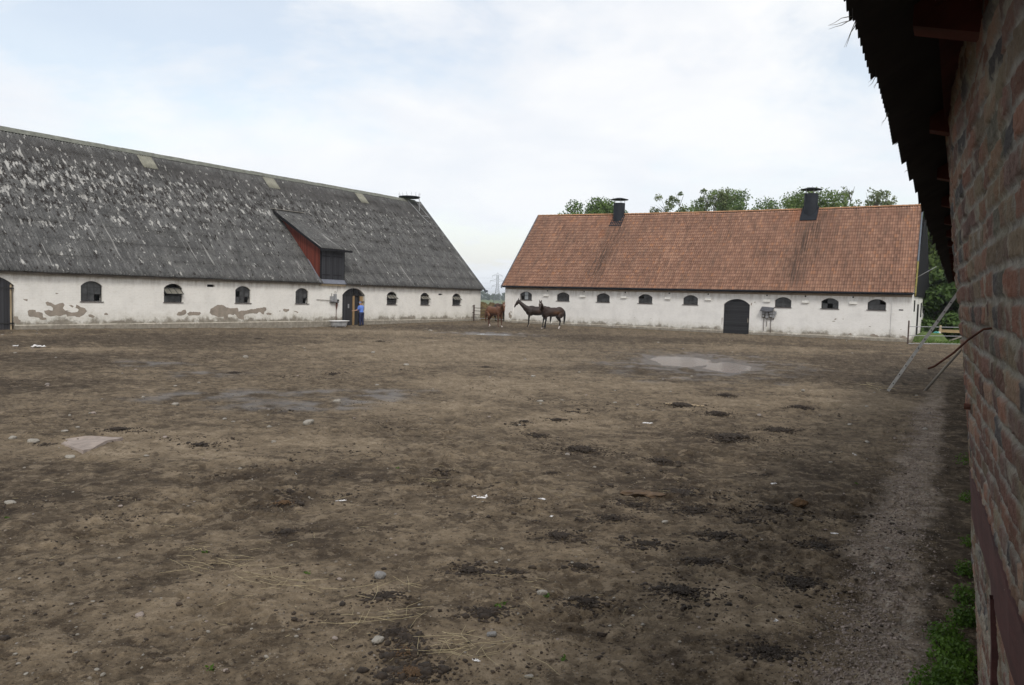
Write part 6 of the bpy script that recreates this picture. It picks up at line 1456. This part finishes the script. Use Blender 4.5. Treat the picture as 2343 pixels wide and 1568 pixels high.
x, y = gp(1568, 929); mb = MB(); mb.tube([(-.42, .12, .02), (-.1, .0, .03), (.42, -.14, .015)], [.018, .022, .016], 7)
setp(mb.build('stick', MAT['palewood'], None, True, (x, y, hz1(x, y))), 'pale barkless stick lying beside a dark clump right of the middle', 'stick')
x, y = gp(1827, 1159); V_, F_ = ICO2; mb = MB(); mb.add(crumple(V_, .09, .06, .05, 9, .3), F_)
setp(mb.build('brown_clod', MAT['dungbrown'], None, False, (x, y, hz1(x, y)+.03)), 'rusty brown lump standing in damp earth with painted shade at right', 'clod')
x, y = gp(1462, 1133); mb = MB(); mb.add(crumple(V_, .20, .08, .035, 12, .4), F_); mb.add(crumple(V_, .14, .07, .03, 13, .4)+np.array((.18, -.04, 0)), F_)
setp(mb.build('bark_piece', plain('tan_fibre', (.085, .055, .032), .95, .5, 12, bump=.8), None, False, (x, y, hz1(x, y)+.02)), 'long tan fibrous piece among the dark dung clumps', 'debris')
mb = MB(); rs = np.random.RandomState(88); NS = 900; X, Y = reg_ok(reg_front(3.9, 18, 1.5))(rs, NS); kk = (fbm(X, Y, .6, 3, 401) > -.12); X, Y = X[kk], Y[kk]; Z = H(X, Y)
for x_, y_, z_ in zip(X, Y, Z):
    a = rs.rand()*6.28; ln = rs.uniform(.02, .11); d = np.array((math.cos(a), math.sin(a), rs.normal()*.12))*ln; p_ = np.array((x_, y_, z_+.008)); mb.tube([p_-d/2, p_+np.array((-d[1], d[0], .0))*.08, p_+d/2], [.0012, .0016, .0012], 3, False)
setp(mb.build('scattered_straw', MAT['straw']), 'single straws strewn over the foreground earth', 'straw', kind='stuff')
# litter
def litter_mesh(seed, mat='paper'):
    rs = np.random.RandomState(seed); n = 7; t = np.linspace(-1, 1, n); X, Y = np.meshgrid(t, t); X = X+.25*rs.normal(size=X.shape)*.6; Y = Y*.5+.2*rs.normal(size=X.shape)*.5; Z = .22*np.abs(rs.normal(size=X.shape)); mb = MB()
    mb.add(np.stack([X, Y, Z], -1).reshape(-1, 3), [(i*n+j, i*n+j+1, (i+1)*n+j+1, (i+1)*n+j) for i in range(n-1) for j in range(n-1) if rs.rand() > .25]); me = bpy.data.meshes.new('litter'); me.from_pydata(mb.v, [], mb.f); me.materials.append(MAT[mat]); me.update(); return me
LM = [litter_mesh(800+i) for i in range(4)]
for i, (px, py2, wpx, lb) in enumerate([(1908, 1226, 20, 'crumpled white plastic scrap in the right foreground'), (1988, 1314, 28, 'torn white strip beside the gravel'), (1775, 1428, 20, 'crumpled white tissue at the lower right'), (1955, 1040, 16, 'small white scrap below the dark patch'), (1770, 1106, 22, 'thin white paper shred in the middle right'),
        (780, 1147, 26, 'whitish scrap left of the middle foreground'), (675, 1087, 16, 'small white scrap in the left foreground'), (1097, 1139, 40, 'flat translucent plastic sheet in the middle'), (1240, 1143, 26, 'small white scrap right of the plastic sheet'), (1262, 1178, 16, 'folded white scrap below the small one'),
        (90, 794, 30, 'white scrap far left near the barn'), (36, 792, 18, 'smaller white scrap at the far left edge'), (1090, 1516, 26, 'pinkish paper scrap in the bottom hay'), (1480, 968, 26, 'white shred in the middle right'), (975, 752, 8, 'white scrap in front of the chestnut horse')]):
    x, y = gp(px, py2); s = width_m(wpx, x, y)/2*.8; put('litter', LM[i % 4], x, y, s, lb, 'litter', None, sink=.46, tilt=.05, sz=s*.5)
# weeds along the foot of the brick wall
rs = np.random.RandomState(31); cen = []; rr2 = []; cnt = []
for s_, la, r, n in [(5.0, .02, .16, 1500), (5.25, .10, .15, 900), (5.6, .10, .16, 1100), (5.9, .05, .13, 700), (6.3, .16, .12, 700), (6.8, .17, .12, 500), (4.75, .12, .18, 1300), (7.6, .18, .10, 400), (8.6, .22, .10, 250), (4.65, .0, .12, 600), (10.5, .22, .12, 260), (13, .2, .14, 200), (4.5, .08, .16, 1000)]:
    x, y = D[0]*s_+LR[0]*la, D[1]*s_+LR[1]*la; cen.append(np.array((x, y, hz1(x, y)+r*.45))); rr2.append(r); cnt.append(n)
V, F = leaf_cloud(cen, rr2, cnt, .0125, rs, .8, .4); setp(quads_obj('weeds', V, F, MAT['weed']), 'fresh green nettle like weeds growing at the foot of the brick wall', 'weeds', kind='stuff')
rs = np.random.RandomState(32); cen = []; rr2 = []; cnt = []
for px, py2 in ((1960, 1103), (480, 1530), (1290, 1506), (1140, 1390), (1150, 1382), (700, 1310), (470, 1268), (1250, 1370), (15, 1190), (910, 1072)):
    x, y = gp(px, py2); cen.append(np.array((x, y, hz1(x, y)+.01))); rr2.append(.035); cnt.append(14)
V, F = leaf_cloud(cen, rr2, cnt, .012, rs, .4, .3); setp(quads_obj('sprouts', V, F, MAT['weed']), 'tiny green sprouts in the bare earth', 'sprouts', kind='stuff')
# rough grass on the bank beyond the right gate and at the gap
rs = np.random.RandomState(33); mb_v = []; 
def blades(n, fx_, size, seed, name, label, mat):
    rs = np.random.RandomState(seed); X, Y = fx_(rs, n); Z = H(X, Y); n = len(X); a = rs.rand(n)*6.28; L_ = size*(.5+rs.rand(n)); d = np.stack([np.cos(a), np.sin(a), 0*a], -1)*(.12*L_)[:, None]; P = np.stack([X, Y, Z-.01], -1)
    tip = P+np.stack([rs.normal(size=n)*.35*L_, rs.normal(size=n)*.35*L_, L_], -1); V = np.stack([P-d, P+d, tip+d*.2, tip-d*.2], 1).reshape(-1, 3); F = np.arange(n)[:, None]*4+np.array([[0, 1, 2, 3]]); o = quads_obj(name, V, F, mat); return setp(o, label, 'grass', kind='stuff')
def regR(rs, n):
    a = rs.uniform(56.6, 70, n); b = rs.uniform(-6, 6.3, n); return u[0]*a+v[0]*b, u[1]*a+v[1]*b
blades(9000, regR, .14, 41, 'grass', 'short green grass beyond the metal gate', MAT['weed'])
def regG(rs, n):
    a = rs.uniform(63, 80, n); b = rs.uniform(35, 47, n); return u[0]*a+v[0]*b, u[1]*a+v[1]*b
blades(5000, regG, .3, 42, 'tall_grass', 'rough tall grass behind the straw heap', MAT['leafC'])

# ================================================================ AIR
HZ = True
if HZ:
    mb = MB(); mb.box(-2700, 2700, -2700, 2700, -5.0, 24.0); hz_o = mb.build('haze', [], None); setp(hz_o, 'pale haze over the far fields', 'haze', kind='stuff')
    hm = bpy.data.materials.new('haze'); hm.use_nodes = True; t_ = hm.node_tree; t_.nodes.clear(); o_ = t_.nodes.new('ShaderNodeOutputMaterial'); pv = t_.nodes.new('ShaderNodeVolumePrincipled')
    pv.inputs['Color'].default_value = (.88, .93, 1.0, 1); pv.inputs['Density'].default_value = .00032; pv.inputs['Anisotropy'].default_value = .2; t_.links.new(pv.outputs[0], o_.inputs['Volume']); hz_o.data.materials.append(hm)
